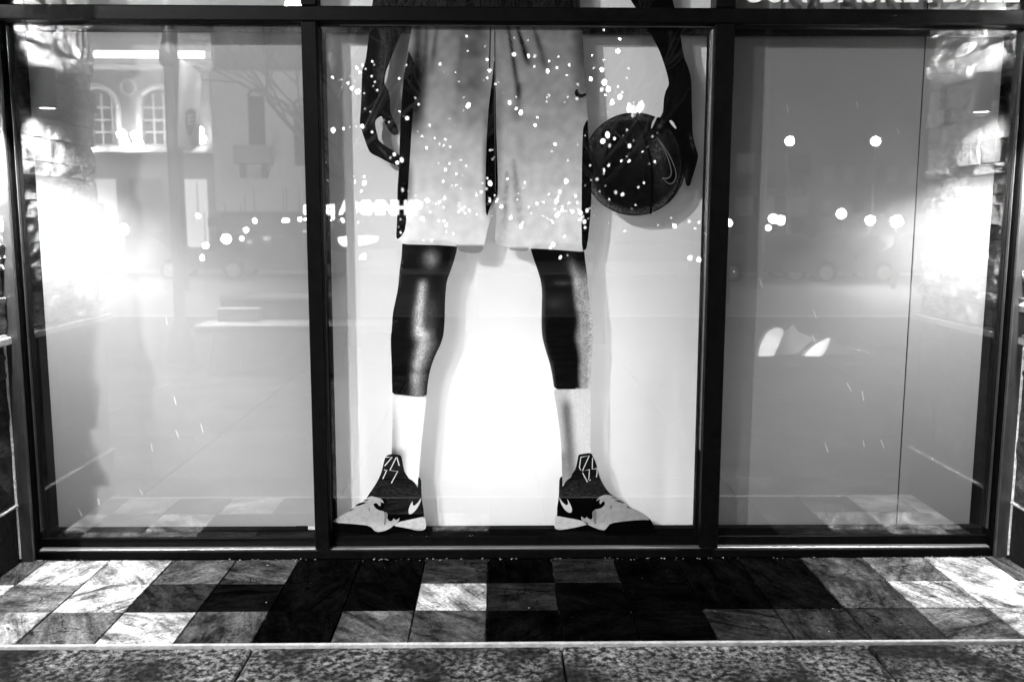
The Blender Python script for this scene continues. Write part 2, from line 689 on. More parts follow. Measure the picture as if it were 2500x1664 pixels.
# ------------------------------------------------------------ the window: frame, panes, boards
zb = 0.0
win = empty('shop_window', (0, 0, 0), 'large dark framed shop window of three tall panes under a transom', 'window')
GLB = G(1214, 1291, 0).z                      # bottom of glass
TR0, TR1 = G(1214, 66, 0).z, G(1214, 24, 0).z  # transom
TOP = 3.35
lxm0, lxm1 = G(742, 78, 0).x, G(779, 78, 0).x
rxm0, rxm1 = G(1739, 78, 0).x, G(1786, 78, 0).x
JL = XL + 0.005
JR = XR - 0.005
FR = -0.062
# bottom rail with stepped sill
box('bottom_rail', (JL, -0.05, 0.0), (JR, 0.06, GLB - 0.088), ALU, win, 0.004)
box('sill_highlight_strip', (JL + 0.075, -0.046, GLB - 0.0875), (JR - 0.075, -0.012, GLB - 0.079), SILL, win, 0.002)  # bright strip put in as the highlight on the sill's chamfer
box('inner_rail', (JL + 0.05, -0.008, GLB - 0.087), (JR - 0.05, 0.05, GLB - 0.036), ALU, win, 0.003)
box('glazing_bead', (JL + 0.05, 0.008, GLB - 0.035), (JR - 0.05, 0.055, GLB - 0.001), RUBBER, win)
# transom
box('transom', (JL, FR, TR0 + 0.008), (JR, 0.055, TR1), ALU, win, 0.006)
box('transom_bead', (JL + .05, 0.008, G(1214, 78, 0).z), (JR - .05, 0.055, TR0 + 0.006), RUBBER, win)
box('highlight_stand_in', (G(830, 66, 0).x, -0.012, TR0 + 0.001), (G(1740, 66, 0).x, 0.0, TR0 + 0.005), ALU_G, win)  # pale strip added to stand for the transom's arris highlight
box('head_rail', (JL, FR, TOP), (JR, 0.055, TOP + 0.1), ALU, win, 0.006)
for a, b in ((lxm0, lxm1), (rxm0, rxm1)):
    box('mullion', (a, FR - 0.003, GLB - 0.0785), (b, 0.055, TR0 + 0.0065), ALU, win, 0.004)
    box('mullion', (a, FR - 0.003, TR1 + 0.001), (b, 0.055, TOP - 0.001), ALU, win, 0.004)
box('glazing_bead', (lxm1, 0.008, GLB), (lxm1 + 0.021, 0.05, TR0 + 0.004), RUBBER, win)
box('glazing_bead', (rxm0 - 0.012, 0.008, GLB), (rxm0, 0.05, TR0 + 0.004), RUBBER, win)
box('highlight_stand_in', (lxm1 + 0.0005, -0.02, GLB), (lxm1 + 0.0035, -0.001, TR0 - 0.01), ALU_G, win)  # thin pale strip in place of the mullion's arris highlight
box('highlight_stand_in', (rxm0 - 0.0035, -0.02, GLB + .4), (rxm0 - 0.0005, -0.001, TR0 - 0.01), SILL, win)  # bright strip added as the lit reveal edge
for s, J in ((1, JL), (-1, JR)):
    a, b = (J, J + s * 0.062)
    box('jamb', (a, -0.075, 0.0), (b, -0.051, TOP), ALU_G, win, 0.004)
    box('jamb_return', (b - s * .01, -0.05, 0.001), (b + s * 0.006, 0.055, TOP - .001), ALU, win, 0.002)
    box('glazing_bead', (b + s * 0.007, 0.008, GLB), (b + s * 0.03, 0.05, TR0 + 0.004), RUBBER, win)
    box('highlight_stand_in', (b + s * 0.012, -0.02, GLB), (b + s * 0.015, 0.0, TR0 - 0.01), ALU_G, win)  # highlight line of the jamb, built as a pale strip
    tag(box('sealant_line', (XL + (0.0 if s > 0 else XR - XL), -0.083, 0.02), (XL + (0.009 if s > 0 else XR - XL - 0.009), -0.0765, 1.07), CAULK, None), 'pale bead of sealant down the ' + ('jamb by the darker slate pier' if s > 0 else 'jamb by the floodlit slate pier'), 'sealant')
PY = 0.0
pans = [(JL + 0.063, lxm0), (lxm1, rxm0), (rxm1, JR - 0.063)]
for a, b in pans:
    box('pane', (a + .0005, PY, GLB - 0.034), (b - .0005, PY + 0.006, TR0 + 0.007), GLASS, win)
    box('pane', (a + .0005, PY, TR1 + 0.001), (b - .0005, PY + 0.006, TOP - 0.001), GLASS, win)

# display boards behind the glass
BY = 0.112
B_C = m_board('white_backlit_board', 0.86, 0.3)
B_L = m_board('pale_grey_board', 0.45, 0.5)
B_R = m_board('mid_grey_board', 0.38, 0.5)  # darker twin of the left board: its weaker light put into the grey
bl = G(144, 1290, BY).x
br = G(2366, 1278, BY).x
gp = 0.004
mid_l = (lxm0 + lxm1) / 2 + 0.01
mid_r = (rxm0 + rxm1) / 2 - 0.01
zb0, zb1 = GLB - 0.02, TOP - 0.02
tag(box('display_board', (bl, BY, zb0), (mid_l - gp, BY + 0.006, zb1), B_L), 'pale grey display board behind the pane beside the lamp post reflection', 'display board', 'boards lining the window')
tag(box('display_board', (mid_l, BY, zb0), (mid_r, BY + 0.006, zb1), B_C), 'glowing white display board behind the printed basketball player', 'display board', 'boards lining the window')
sx = G(2236, 500, BY).x
tag(box('display_board', (mid_r + gp, BY, zb0), (sx - 0.004, BY + 0.006, zb1), B_R), 'mid grey display board under the white lettering, between mullion and seam', 'display board', 'boards lining the window')
tag(box('display_board', (sx + 0.004, BY, zb0), (br, BY + 0.006, zb1), B_R), 'narrow mid grey display board at the end next to the jamb', 'display board', 'boards lining the window')
bm = bmesh.new()
for a, b in (((JL, 0.62, 0), (JR, 0.66, TOP)), ((JL, 0.056, 0), (JL + 0.03, 0.62, TOP)), ((JR - 0.03, 0.056, 0), (JR, 0.62, TOP)), ((JL + .031, 0.056, -0.02), (JR - .031, 0.62, GLB - 0.05)), ((JL + .031, 0.056, TOP - 0.02), (JR - .031, 0.62, TOP + 0.03))):
    add_box(bm, a, b)
for x in (mid_l, mid_r):
    add_box(bm, (x - 0.01, BY + 0.02, GLB - .049), (x + 0.01, 0.619, TOP - .021))
tag(link('display_case_wall', mesh_of(bm, INTERIOR)), kind='structure')
cx = (mid_l + mid_r) / 2
tube_box = empty('light_fitting', (cx, 0.55, 0.4), 'tube light fitting behind the white board', 'lamp')
box('housing', (cx - 0.65, 0.57, 0.9), (cx + 0.65, 0.61, 1.0), PALE, tube_box)
light('tube_light', 'AREA', (cx + 0.05, 0.54, 0.82), BACK_W, tube_box, to=(cx + 0.05, 0, 0.82), shape='RECTANGLE', size=1.2, size_y=1.3)
light('tube_light', 'AREA', ((bl + mid_l) / 2, 0.54, 0.95), BACK_W * 0.42, tube_box, to=((bl + mid_l) / 2, 0, 0.95), shape='RECTANGLE', size=1.2, size_y=1.4)
light('tube_light', 'AREA', ((br + mid_r) / 2 + .1, 0.54, 1.15), BACK_W * 0.26, tube_box, to=((br + mid_r) / 2 + .1, 0, 1.15), shape='RECTANGLE', size=1.2, size_y=1.2)


# ------------------------------------------------------------ text helper
def text_mesh(s, size, depth=0.0015, bold=0.0, space=1.0):
    cu = bpy.data.curves.new('lettering', 'FONT')
    cu.body = s
    cu.size = size
    cu.extrude = depth / 2
    cu.offset = bold
    cu.space_character = space
    cu.resolution_u = 4
    o = bpy.data.objects.new('tmp', cu)
    S.collection.objects.link(o)
    dg = bpy.context.evaluated_depsgraph_get()
    me = bpy.data.meshes.new_from_object(o.evaluated_get(dg))
    bpy.data.objects.remove(o)
    return me


WHITEP = m_board('white_vinyl', 0.9, 0.35)


def fit_text(name, s, pa, pb, pbase, height_px, mat, Y, label, cat):
    me = text_mesh(s, 1.0, 0.004, 0.02, 1.08)
    xs = [v.co.x for v in me.vertices]
    ys_ = [v.co.y for v in me.vertices]
    a, b = G(pa, pbase, Y), G(pb, pbase, Y)
    top = G(pa, pbase - height_px, Y)
    sx_ = (b.x - a.x) / (max(xs) - min(xs))
    sz_ = (top.z - a.z) / (max(ys_) - min(ys_))
    mx, my = min(xs), min(ys_)
    for v in me.vertices:
        x, y, z = v.co
        v.co = (a.x + (x - mx) * sx_, Y - z * 0.3, a.z + (y - my) * sz_ + (x - mx) * sx_ * (b.z - a.z) / (b.x - a.x))
    me.materials.clear()
    me.materials.append(mat)
    return tag(link(name, me), label, cat)


fit_text('window_lettering', 'USA BASKETBALL', 1816, 2488, 7, 70, WHITEP, -0.003, 'white capital lettering cut off across the upper pane above the transom', 'lettering')


# ------------------------------------------------------------ the printed player
def lerp(a, b, t):
    return a + (b - a) * t


def ss(a, b, x):
    t = min(1, max(0, (x - a) / (b - a)))
    return t * t * (3 - 2 * t)


def prof(pts, x):
    if x <= pts[0][0]:
        return pts[0][1]
    for (a, va), (b, vb) in zip(pts, pts[1:]):
        if x <= b:
            return lerp(va, vb, ss(a, b, x))
    return pts[-1][1]


def lin(v):                                    # display tone -> linear
    v = min(max(v, 0.0), 1.0)
    return v / 12.92 if v < 0.04045 else ((v + 0.055) / 1.055) ** 2.4


def smooth_poly(p, k=1):
    """Chaikin corner cutting"""
    for _ in range(k):
        q = []
        for i in range(len(p)):
            a, b = p[i], p[(i + 1) % len(p)]
            q.append((a[0] * .78 + b[0] * .22, a[1] * .78 + b[1] * .22))
            q.append((a[0] * .22 + b[0] * .78, a[1] * .22 + b[1] * .78))
        p = q
    return p


def inside(p, poly):
    x, y = p
    c = False
    j = len(poly) - 1
    for i in range(len(poly)):
        xi, yi = poly[i]
        xj_, yj = poly[j]
        if (yi > y) != (yj > y) and x < (xj_ - xi) * (y - yi) / (yj - yi) + xi:
            c = not c
        j = i
    return c


FILM_Y = -0.0022
GAIN = 1.0


def film(name, poly, tone, layer, parent, mat, step=6.0, holes=(), smooth=1, thick=0.0007, label=None):
    poly = smooth_poly(poly, smooth) if smooth else list(poly)
    # resample boundary
    def dense(pl):
        q = []
        for i in range(len(pl)):
            a, b = pl[i], pl[(i + 1) % len(pl)]
            n = max(1, int(math.hypot(b[0] - a[0], b[1] - a[1]) / step))
            for k in range(n):
                q.append((lerp(a[0], b[0], k / n), lerp(a[1], b[1], k / n)))
        return q
    loops = [dense(poly)] + [dense(h) for h in holes]
    pts, edges = [], []
    for lp in loops:
        s = len(pts)
        pts += lp
        edges += [(s + i, s + (i + 1) % len(lp)) for i in range(len(lp))]
    nb = len(pts)
    x0, x1 = min(p[0] for p in poly), max(p[0] for p in poly)
    y0, y1 = min(p[1] for p in poly), max(p[1] for p in poly)
    y = y0 + step / 2
    row = 0
    bset = {}
    for p in pts:
        bset.setdefault((int(p[0] // step), int(p[1] // step)), []).append(p)
    while y < y1:
        x = x0 + step / 2 + (row % 2) * step / 2
        while x < x1:
            near = any((p[0] - x) ** 2 + (p[1] - y) ** 2 < (0.45 * step) ** 2 for i in (-1, 0, 1) for j in (-1, 0, 1) for p in bset.get((int(x // step) + i, int(y // step) + j), ()))
            if not near and inside((x, y), poly) and not any(inside((x, y), h) for h in holes):
                pts.append((x, y))
            x += step
        y += step
        row += 1
    vs, _e, fs, *_ = delaunay_2d_cdt([Vector(p) for p in pts], edges, [], 0, 1e-4)
    Y = FILM_Y - layer * 0.0009
    keep = []
    for f in fs:
        c = (sum(vs[i].x for i in f) / len(f), sum(vs[i].y for i in f) / len(f))
        if inside(c, loops[0]) and not any(inside(c, h) for h in loops[1:]):
            keep.append(list(f))
    co = [G(v.x, v.y, Y) for v in vs]
    n = len(co)
    co2 = co + [Vector((p.x, Y + thick, p.z)) for p in co]
    faces = []
    cnt = {}
    for f in keep:
        a, b, c = co[f[0]], co[f[1]], co[f[2]]
        if (b - a).cross(c - a).y > 0:
            f = f[::-1]
        faces.append(f)
        for i in range(len(f)):
            e = (f[i], f[(i + 1) % len(f)])
            cnt[e] = 1
    for (a, b) in list(cnt):
        if (b, a) not in cnt:
            faces.append([b, a, a + n, b + n])
    me = bpy.data.meshes.new(name)
    me.from_pydata([tuple(p) for p in co2], [], faces)
    att = me.color_attributes.new('tone', 'FLOAT_COLOR', 'POINT')
    buf = []
    for k in range(2):
        for v in vs:
            t = lin(tone(v.x, v.y)) * GAIN
            buf += [t, t, t, 1]
    att.data.foreach_set('color', buf)
    me.materials.append(mat)
    me.update()
    o = link(name, me, parent)
    if label:
        o['label'] = label
    return o


P_SKIN = m_print(0.85, 420)
P_CLOTH = m_print(0.12, 500)
P_SOCK = m_print(0.07, 260, (1, 1, 0.02))
P_SHOE = m_print(0.10, 700)
P_BALL = m_print(0.75, 190)
fig = empty('player_window_graphic', (0, -0.001, GLB), 'huge printed film of a basketball player, waist down, ball held at the hip', 'window graphic')
P = lambda lst, ox, oy, s: [(ox + x / s, oy + y / s) for x, y in lst]


def poly_x(poly, y, side):
    """left or right extent of an outline at height y"""
    xs = []
    for i in range(len(poly)):
        (xa, ya), (xb, yb) = poly[i], poly[(i + 1) % len(poly)]
        if (ya - y) * (yb - y) <= 0 and ya != yb:
            xs.append(xa + (xb - xa) * (y - ya) / (yb - ya))
    if not xs:
        return 0
    return min(xs) if side < 0 else max(xs)


def nz2(x, y, s, seed=0.0):
    return noise.noise(Vector((x / s, y / s, seed)))


# arm with hanging hand
hand = P([(185, 0), (160, 200), (145, 310), (110, 400), (103, 520), (103, 620), (97, 740), (92, 850), (82, 940), (82, 1000), (100, 1055), (120, 1120), (150, 1210), (185, 1300), (230, 1335), (300, 1365), (380, 1410), (450, 1440), (515, 1468), (545, 1466), (560, 1420), (545, 1380), (520, 1345), (490, 1315), (440, 1285), (380, 1250), (320, 1205), (285, 1170), (275, 1110), (262, 1070), (250, 1010), (255, 960), (275, 935), (318, 910), (335, 935), (350, 980), (370, 1010), (395, 1060), (430, 1105), (470, 1122), (500, 1110), (508, 1080), (495, 1035), (470, 985), (440, 930), (420, 870), (412, 800), (412, 730), (400, 660), (375, 600), (352, 560), (352, 500), (370, 420), (400, 350), (430, 260), (465, 170), (500, 80), (540, 0), (600, -150), (690, -360), (800, -560)], 860, 80, 4.48)
hand += [(922, -60)] + P([(215, -300)], 860, 80, 4.48)


def t_arm(x, y):
    c = 0.05
    c += 0.13 * math.exp(-((x - (936 - (y - 90) * 0.06)) / 11) ** 2) * (1 - ss(150, 215, y)) * ss(20, 90, y)
    c += 0.10 * math.exp(-((x - 925) / 12) ** 2 - ((y - 190) / 25) ** 2)
    c += 0.13 * math.exp(-((x - 886) / 7) ** 2 - ((y - 240) / 30) ** 2)
    c += 0.14 * math.exp(-((x - 912) / 7) ** 2 - ((y - 295) / 28) ** 2)
    c += 0.18 * math.exp(-((x - 962) / 6) ** 2 - ((y - 319) / 7) ** 2)
    c += 0.16 * math.exp(-(((x - 940) + (y - 375) * -0.9) / 5) ** 2) * ss(345, 360, y) * (1 - ss(385, 400, y))
    c += 0.12 * math.exp(-(((x - 930) - (y - 270) * 1.2) / 3) ** 2) * ss(262, 268, y) * (1 - ss(285, 292, y))
    c += 0.05 * max(0, nz2(x, y, 18))
    return c


arm1 = film('arm', hand, t_arm, 2, fig, P_SKIN, 5, label='dark printed arm hanging with curled fingers and thumb')
box_nail = film('thumbnail', P([(435, 1050), (452, 1038), (478, 1045), (492, 1075), (480, 1105), (450, 1100), (436, 1080)], 860, 80, 4.48), lambda x, y: 0.20, 3, arm1, P_SKIN, 4)

# shorts
L2 = lambda lst: P(lst, 730, 0, 2.412)
L3 = lambda lst: P(lst, 1230, 0, 2.4127)
shL = [(1012, -60)] + L2([(690, 60), (665, 165), (655, 210), (645, 270), (635, 340), (628, 390), (615, 450), (608, 540), (600, 640), (595, 720), (592, 820), (588, 920), (588, 1000), (580, 1080), (577, 1200), (575, 1300), (568, 1415), (590, 1412), (612, 1438), (700, 1440), (830, 1443), (935, 1450), (940, 1478), (1000, 1490), (1055, 1490), (1080, 1475), (1088, 1450), (1100, 1400), (1115, 1330), (1135, 1250), (1150, 1190), (1160, 1120), (1160, 900), (1160, 500), (1163, 160), (1163, -100)])
shR = L2([(1160, -100), (1160, 160), (1158, 500), (1160, 900), (1165, 1150), (1158, 1300), (1152, 1440), (1230, 1450), (1240, 1470), (1280, 1478)]) + L3([(150, 1478), (150, 1462), (300, 1470), (400, 1478), (462, 1483), (485, 1472), (495, 1420), (505, 1330), (512, 1250), (517, 1150), (516, 1050), (508, 900), (500, 830), (497, 760), (494, 700), (490, 640), (485, 560), (482, 480), (475, 400), (470, 330), (467, 250), (460, 170), (452, 100)]) + [(1414, -60)]
darkL = L2([(645, 300), (640, 330), (632, 390), (618, 450), (610, 540), (602, 640), (597, 720), (594, 820), (590, 920), (589, 1000), (582, 1080), (579, 1200), (577, 1300), (570, 1413), (600, 1395), (622, 1360), (630, 1310), (638, 1200), (645, 1050), (655, 900), (662, 780), (672, 640), (690, 560), (705, 500), (700, 440), (680, 380), (660, 330)])


def fold(x, y, x0, y0, x1, y1, w):
    """soft dark fold along a line, fading at both ends"""
    t = (y - y0) / (y1 - y0)
    if t < 0 or t > 1:
        return 0.0
    c = lerp(x0, x1, t)
    ww = w * (0.5 + 0.8 * t)
    return math.exp(-((x - c) / ww) ** 2) * math.sin(math.pi * min(1, t * 0.85 + 0.15)) ** 0.6


def t_shorts_l(x, y):
    v = prof([(-60, .2), (24, .25), (62, .36), (110, .44), (200, .5), (280, .58), (350, .68), (430, .76), (520, .86), (600, .9)], y)
    v -= .16 * ss(1105, 1150, x) * (1 - ss(1165, 1200, x)) * ss(380, 200, y)
    v -= .35 * fold(x, y, 1020, 60, 1018, 330, 18)
    v -= .22 * fold(x, y, 1042, 62, 1034, 240, 9)
    v -= .20 * fold(x, y, 1068, 62, 1050, 190, 7)
    v -= .10 * fold(x, y, 1128, 90, 1110, 320, 12)
    v -= .34 * (1 - ss(1000, 1045, x)) * ss(110, 180, y) * (1 - ss(250, 400, y))
    v -= .30 * (1 - ss(995, 1018, x)) * ss(380, 420, y) * (1 - ss(470, 520, y))
    v += .09 + .05 * nz2(x, y, 45) + .06 * nz2(x, y, 20, 3)
    v -= .55 * ss(1172, 1196, x) * ss(200, 420, y) * (1 - ss(470, 560, y))
    if y > 601 and x > 1110:
        v = .55
    return v


def t_shorts_r(x, y):
    v = prof([(-60, .2), (24, .25), (62, .36), (110, .42), (200, .5), (280, .56), (350, .64), (430, .74), (520, .85), (600, .88)], y)
    v -= .42 * fold(x, y, 1240, 60, 1268, 245, 5)
    v -= .52 * fold(x, y, 1262, 62, 1292, 165, 6)
    v -= .25 * fold(x, y, 1302, 62, 1335, 175, 8)
    v -= .22 * fold(x, y, 1268, 200, 1262, 300, 10)
    v -= .25 * ss(1385, 1425, x) * (1 - ss(150, 330, y))
    v -= .32 * fold(x, y, 1254, 390, 1272, 560, 9) * (0.7 + .6 * nz2(x, y, 12))
    v -= .30 * fold(x, y, 1238, 420, 1228, 600, 8) * (0.7 + .6 * nz2(x, y, 10, 2))
    v -= .16 * (1 - ss(1212, 1235, x)) * ss(160, 300, y)
    v += .09 + .05 * nz2(x, y, 45, 9) + .06 * nz2(x, y, 20, 5)
    if y > 604 and x < 1292:
        v = .6
    return v


sh = film('shorts', shL, t_shorts_l, 0, fig, P_CLOTH, 6, label='pale printed basketball shorts with dark side panels')
film('shorts_leg', shR, t_shorts_r, 1, sh, P_CLOTH, 6)
film('side_panel', darkL, lambda x, y: 0.03 + .03 * max(0, nz2(x, y, 15)), 1, sh, P_SHOE, 8)
film('side_panel', L3([(494, 700), (480, 725), (466, 755), (461, 900), (459, 1100), (457, 1300), (461, 1478), (485, 1470), (495, 1420), (505, 1330), (512, 1250), (517, 1150), (516, 1050), (508, 900), (500, 830), (497, 760)]), lambda x, y: 0.03, 2, sh, P_SHOE, 8)
film('inner_gap', L2([(1150, 330), (1140, 450), (1118, 620), (1108, 760), (1102, 900), (1098, 1100), (1098, 1240), (1108, 1275), (1120, 1230), (1140, 1180), (1168, 1160), (1172, 1100), (1165, 900), (1158, 700), (1157, 500)]), lambda x, y: 0.02, 3, sh, P_SHOE, 8)
film('seam', L2([(1124, 160), (1120, 300), (1118, 420), (1123, 420), (1126, 300), (1129, 160)]), lambda x, y: 0.18, 3, sh, P_SHOE, 8, smooth=0)
film('seam', L2([(1149, 160), (1150, 700), (1155, 1130), (1158, 1130), (1155, 700), (1153, 160)]), lambda x, y: 0.3, 4, sh, P_SHOE, 8, smooth=0)
band = film('waistband', [(1016, -70), (1014, 24), (1200, 24), (1412, 24), (1404, -70)], lambda x, y: 0.09 + .06 * nz2(x, y * 0.12, 5), 3, fig, P_CLOTH, 6, smooth=0, label='black ribbed waistband')
for k in range(46):
    x = 1020 + k * 8.4 + rnd.uniform(-1.5, 1.5)
    film('rib', [(x, -40), (x + 1.2, 15), (x + 3.0, 15), (x + 2.2, -40)], lambda a, b: 0.02, 4, band, P_SHOE, 30, smooth=0)
film('tick_logo', L3([(428, 525), (436, 528), (436, 540), (445, 552), (460, 556), (484, 547), (484, 562), (460, 576), (440, 576), (424, 565), (417, 550), (420, 535)]), lambda x, y: 0.02, 3, sh, P_SHOE, 4, label='small black curved tick logo on the shorts')

# ball and the hand that holds it
B0, BR_ = (1549, 400.5), 126
circ = [(B0[0] + BR_ * math.cos(a * math.pi / 36), B0[1] + BR_ * math.sin(a * math.pi / 36)) for a in range(72)]


def t_ball(x, y):
    d = math.hypot(x - B0[0], y - B0[1]) / BR_
    v = 0.05 + .03 * nz2(x, y, 9)
    v += .22 * math.exp(-((x - 1606) / 22) ** 2 - ((y - 367) / 38) ** 2)
    v += .10 * math.exp(-((x - 1565) / 16) ** 2 - ((y - 345) / 60) ** 2)
    v += .10 * math.exp(-((x - 1615) / 18) ** 2 - ((y - 440) / 40) ** 2)
    v += .12 * math.exp(-((x - 1535) / 40) ** 2 - ((y - 288) / 11) ** 2)
    rim = ss(.80, .95, d) * (1 - ss(.97, 1.0, d))
    v += .20 * rim * (0.35 + 0.65 * ss(-.4, .8, (y - B0[1]) / BR_)) + .10 * rim * ss(0, -.8, (x - B0[0]) / BR_)
    return v


bal = film('basketball', circ, t_ball, 0, fig, P_BALL, 3.5, smooth=0, label='dark grained basketball with black seams and outlined tick')
Z8 = lambda lst: P(lst, 1450, 240, 5.226)


def stroke(pts, w, n=10):
    """thin ribbon outline along a polyline"""
    L, Q = [], []
    for i, p in enumerate(pts):
        a, b = pts[max(0, i - 1)], pts[min(len(pts) - 1, i + 1)]
        dx, dy = b[0] - a[0], b[1] - a[1]
        q = math.hypot(dx, dy) or 1
        ww = w[i] if hasattr(w, '__len__') else w
        L.append((p[0] - dy / q * ww, p[1] + dx / q * ww))
        Q.append((p[0] + dy / q * ww, p[1] - dx / q * ww))
    return L + Q[::-1]


for s_, w_ in ((Z8([(500, 205), (560, 290), (620, 420), (680, 600), (720, 780), (740, 900), (748, 1100), (740, 1300), (722, 1480)]), 2.4),
               (Z8([(430, 205), (330, 240), (260, 320), (225, 430), (180, 600)]), 1.3),
               (Z8([(880, 330), (960, 370), (1040, 460), (1100, 600), (1125, 800), (1120, 960), (1085, 1090), (1030, 1210), (930, 1330)]), 1.8)):
    film('seam', stroke(s_, w_), lambda x, y: 0.012, 1, bal, P_SHOE, 10, smooth=0)
sw_out = [(780, 475), (870, 570), (950, 690), (1010, 810), (1050, 930), (1055, 1010), (1020, 1080), (975, 1105), (920, 1075), (855, 1005), (920, 1020), (970, 1000), (985, 950), (975, 880), (940, 770), (890, 650)]
film('tick_logo', Z8(sw_out), lambda x, y: 0.42, 1, bal, P_SHOE, 5, label='grey outlined curved tick logo on the ball')
film('tick_fill', Z8([(850, 560), (930, 680), (995, 810), (1038, 930), (1042, 1005), (1012, 1065), (975, 1088), (925, 1062), (890, 1030), (930, 1032), (978, 1012), (997, 955), (988, 880), (955, 770), (905, 650)]), lambda x, y: 0.03, 2, bal, P_SHOE, 5)
ZA = lambda lst: P(lst, 1420, 60, 3.266)
armR = [(1510, -60), (1539, 0), (1553, 21)] + ZA([(545, 60), (590, 150), (620, 210), (650, 290), (675, 370), (690, 430), (697, 480), (670, 530), (655, 590), (652, 660), (648, 700), (628, 742), (605, 736), (590, 775), (565, 825), (540, 862), (565, 880), (600, 868), (640, 858), (670, 830), (690, 812), (720, 850), (760, 930), (785, 1010), (790, 1080), (800, 1150), (822, 1220), (830, 1270), (845, 1290), (865, 1285), (880, 1230), (900, 1170), (920, 1100), (931, 1050), (918, 1000), (900, 950), (885, 870), (882, 740), (878, 640), (877, 500), (872, 420), (850, 340), (820, 270), (800, 180), (787, 60), (775, 0)]) + [(1642, 0), (1628, -60)]


def t_arm2(x, y):
    v = 0.03
    v += 0.10 * math.exp(-((x - 1637) / 4) ** 2) * ss(60, 80, y) * (1 - ss(110, 140, y))
    v += 0.28 * math.exp(-((x - 1611) / 7) ** 2 - ((y - 308) / 6) ** 2) + .2 * math.exp(-((x - 1617) / 3) ** 2 - ((y - 296) / 4) ** 2)
    v += 0.22 * math.exp(-(((x - 1688) - (y - 345) * 0.22) / 2) ** 2) * ss(320, 330, y) * (1 - ss(365, 372, y))
    v += 0.12 * math.exp(-((x - 1676) / 5) ** 2 - ((y - 425) / 16) ** 2)
    return v


arm2 = film('arm', armR, t_arm2, 3, fig, P_SKIN, 5, label='black printed arm gripping the ball from above')
film('light_gap', ZA([(697, 766), (718, 764), (735, 785), (758, 825), (752, 832), (738, 824), (712, 792)]), lambda x, y: .93, 4, fig, P_SHOE, 5, label='white gap between wrist and ball')
film('light_gap', ZA([(602, 738), (585, 775), (562, 828), (552, 830), (562, 780), (585, 742), (596, 734)]), lambda x, y: .8, 4, fig, P_SHOE, 5, label='white gap beside the thumb')

# legs
legL = P([(492, -30), (488, 60), (478, 120), (470, 220), (455, 290), (442, 350), (438, 430), (432, 470), (433, 540), (437, 620), (438, 700), (440, 772), (530, 782), (617, 782), (622, 720), (632, 660), (645, 610), (665, 560), (690, 510), (705, 460), (710, 400), (712, 330), (715, 250), (722, 180), (745, 120), (765, 60), (785, -30)], 750, 600, 2.118)
legR = P([(195, -10), (215, 60), (240, 130), (255, 180), (262, 240), (260, 320), (258, 400), (262, 470), (280, 540), (300, 600), (315, 670), (325, 746), (420, 744), (512, 742), (515, 640), (522, 540), (525, 440), (522, 370), (510, 300), (498, 220), (495, 150), (485, 80), (475, -10)], 1200, 600, 2.1196)


def t_legL(x, y):
    a, b = poly_x(legL, y, -1), poly_x(legL, y, 1)
    u = (x - a) / max(b - a, 1)
    v = 0.03
    v += .70 * math.exp(-((u - .50) / .12) ** 2) * ss(668, 700, y) * (1 - ss(800, 840, y))
    v += .20 * math.exp(-((u - .72) / .2) ** 2) * ss(690, 760, y)
    v += .52 * math.exp(-((u - .62) / .14) ** 2) * ss(790, 820, y) * (1 - .5 * ss(900, 960, y))
    v += .22 * math.exp(-((u - .82) / .16) ** 2) * ss(800, 860, y)
    v += .48 * math.exp(-((x - 1052) / 22) ** 2 - ((y - 632) / 26) ** 2)
    v += .12 * ss(.85, 1.0, u) * (1 - ss(690, 760, y))
    v += .45 * math.exp(-((u - .02) / .03) ** 2) * ss(610, 640, y) * (1 - ss(690, 720, y)) * max(0, .4 + nz2(x, y, 4))
    v *= 1 + .10 * nz2(x, y, 14) - .25 * math.exp(-((y - 905) / 9) ** 2)
    return v


def t_legR(x, y):
    a, b = poly_x(legR, y, -1), poly_x(legR, y, 1)
    u = (x - a) / max(b - a, 1)
    v = 0.03
    m_ = .72 + .05 * nz2(0, y, 50)
    v += .62 * ss(m_ - .12, m_ + .06, u) * ss(628, 700, y)
    v += .16 * ss(.85, 1.0, u) * ss(700, 760, y)
    v += .30 * math.exp(-((u - .72) / .12) ** 2 - ((y - 655) / 35) ** 2)
    v += .16 * math.exp(-((u - .45) / .22) ** 2) * math.exp(-((y - 691) / 7) ** 2) * 1.4
    v += .14 * math.exp(-((u - .3) / .25) ** 2) * math.exp(-((y - 742) / 22) ** 2)
    v += .20 * (1 - ss(.02, .12, u)) * ss(640, 700, y)
    v *= 1 + .12 * nz2(x, y, 14, 4)
    return v


film('leg', legL, t_legL, -1, fig, P_SKIN, 4, label='dark shin with a pale highlight down its middle')
film('leg', legR, t_legR, -1, fig, P_SKIN, 4, label='dark shin with a pale highlight along its outer edge')
# the shorts lie over the legs
sockL = P([(440, 766), (500, 772), (560, 779), (617, 779), (612, 830), (602, 920), (592, 1010), (583, 1100), (577, 1190), (575, 1240), (480, 1240), (430, 1120), (437, 1075), (438, 1000), (440, 920), (440, 830)], 750, 600, 2.118)
sockR = P([(320, 744), (345, 741), (430, 741), (512, 738), (514, 800), (512, 900), (510, 1000), (515, 1080), (480, 1180), (400, 1200), (368, 1245), (365, 1190), (363, 1110), (360, 1030), (350, 930), (335, 830)], 1200, 600, 2.1196)


def t_sockL(x, y):
    return .95 - .25 * (1 - ss(958, 985, x)) * ss(960, 1100, y) - .08 * math.exp(-((x - 962) / 6) ** 2) - .35 * ss(1085, 1112, y) * (1 - ss(975, 1000, x)) + .03 * nz2(x * 4, y, 12)


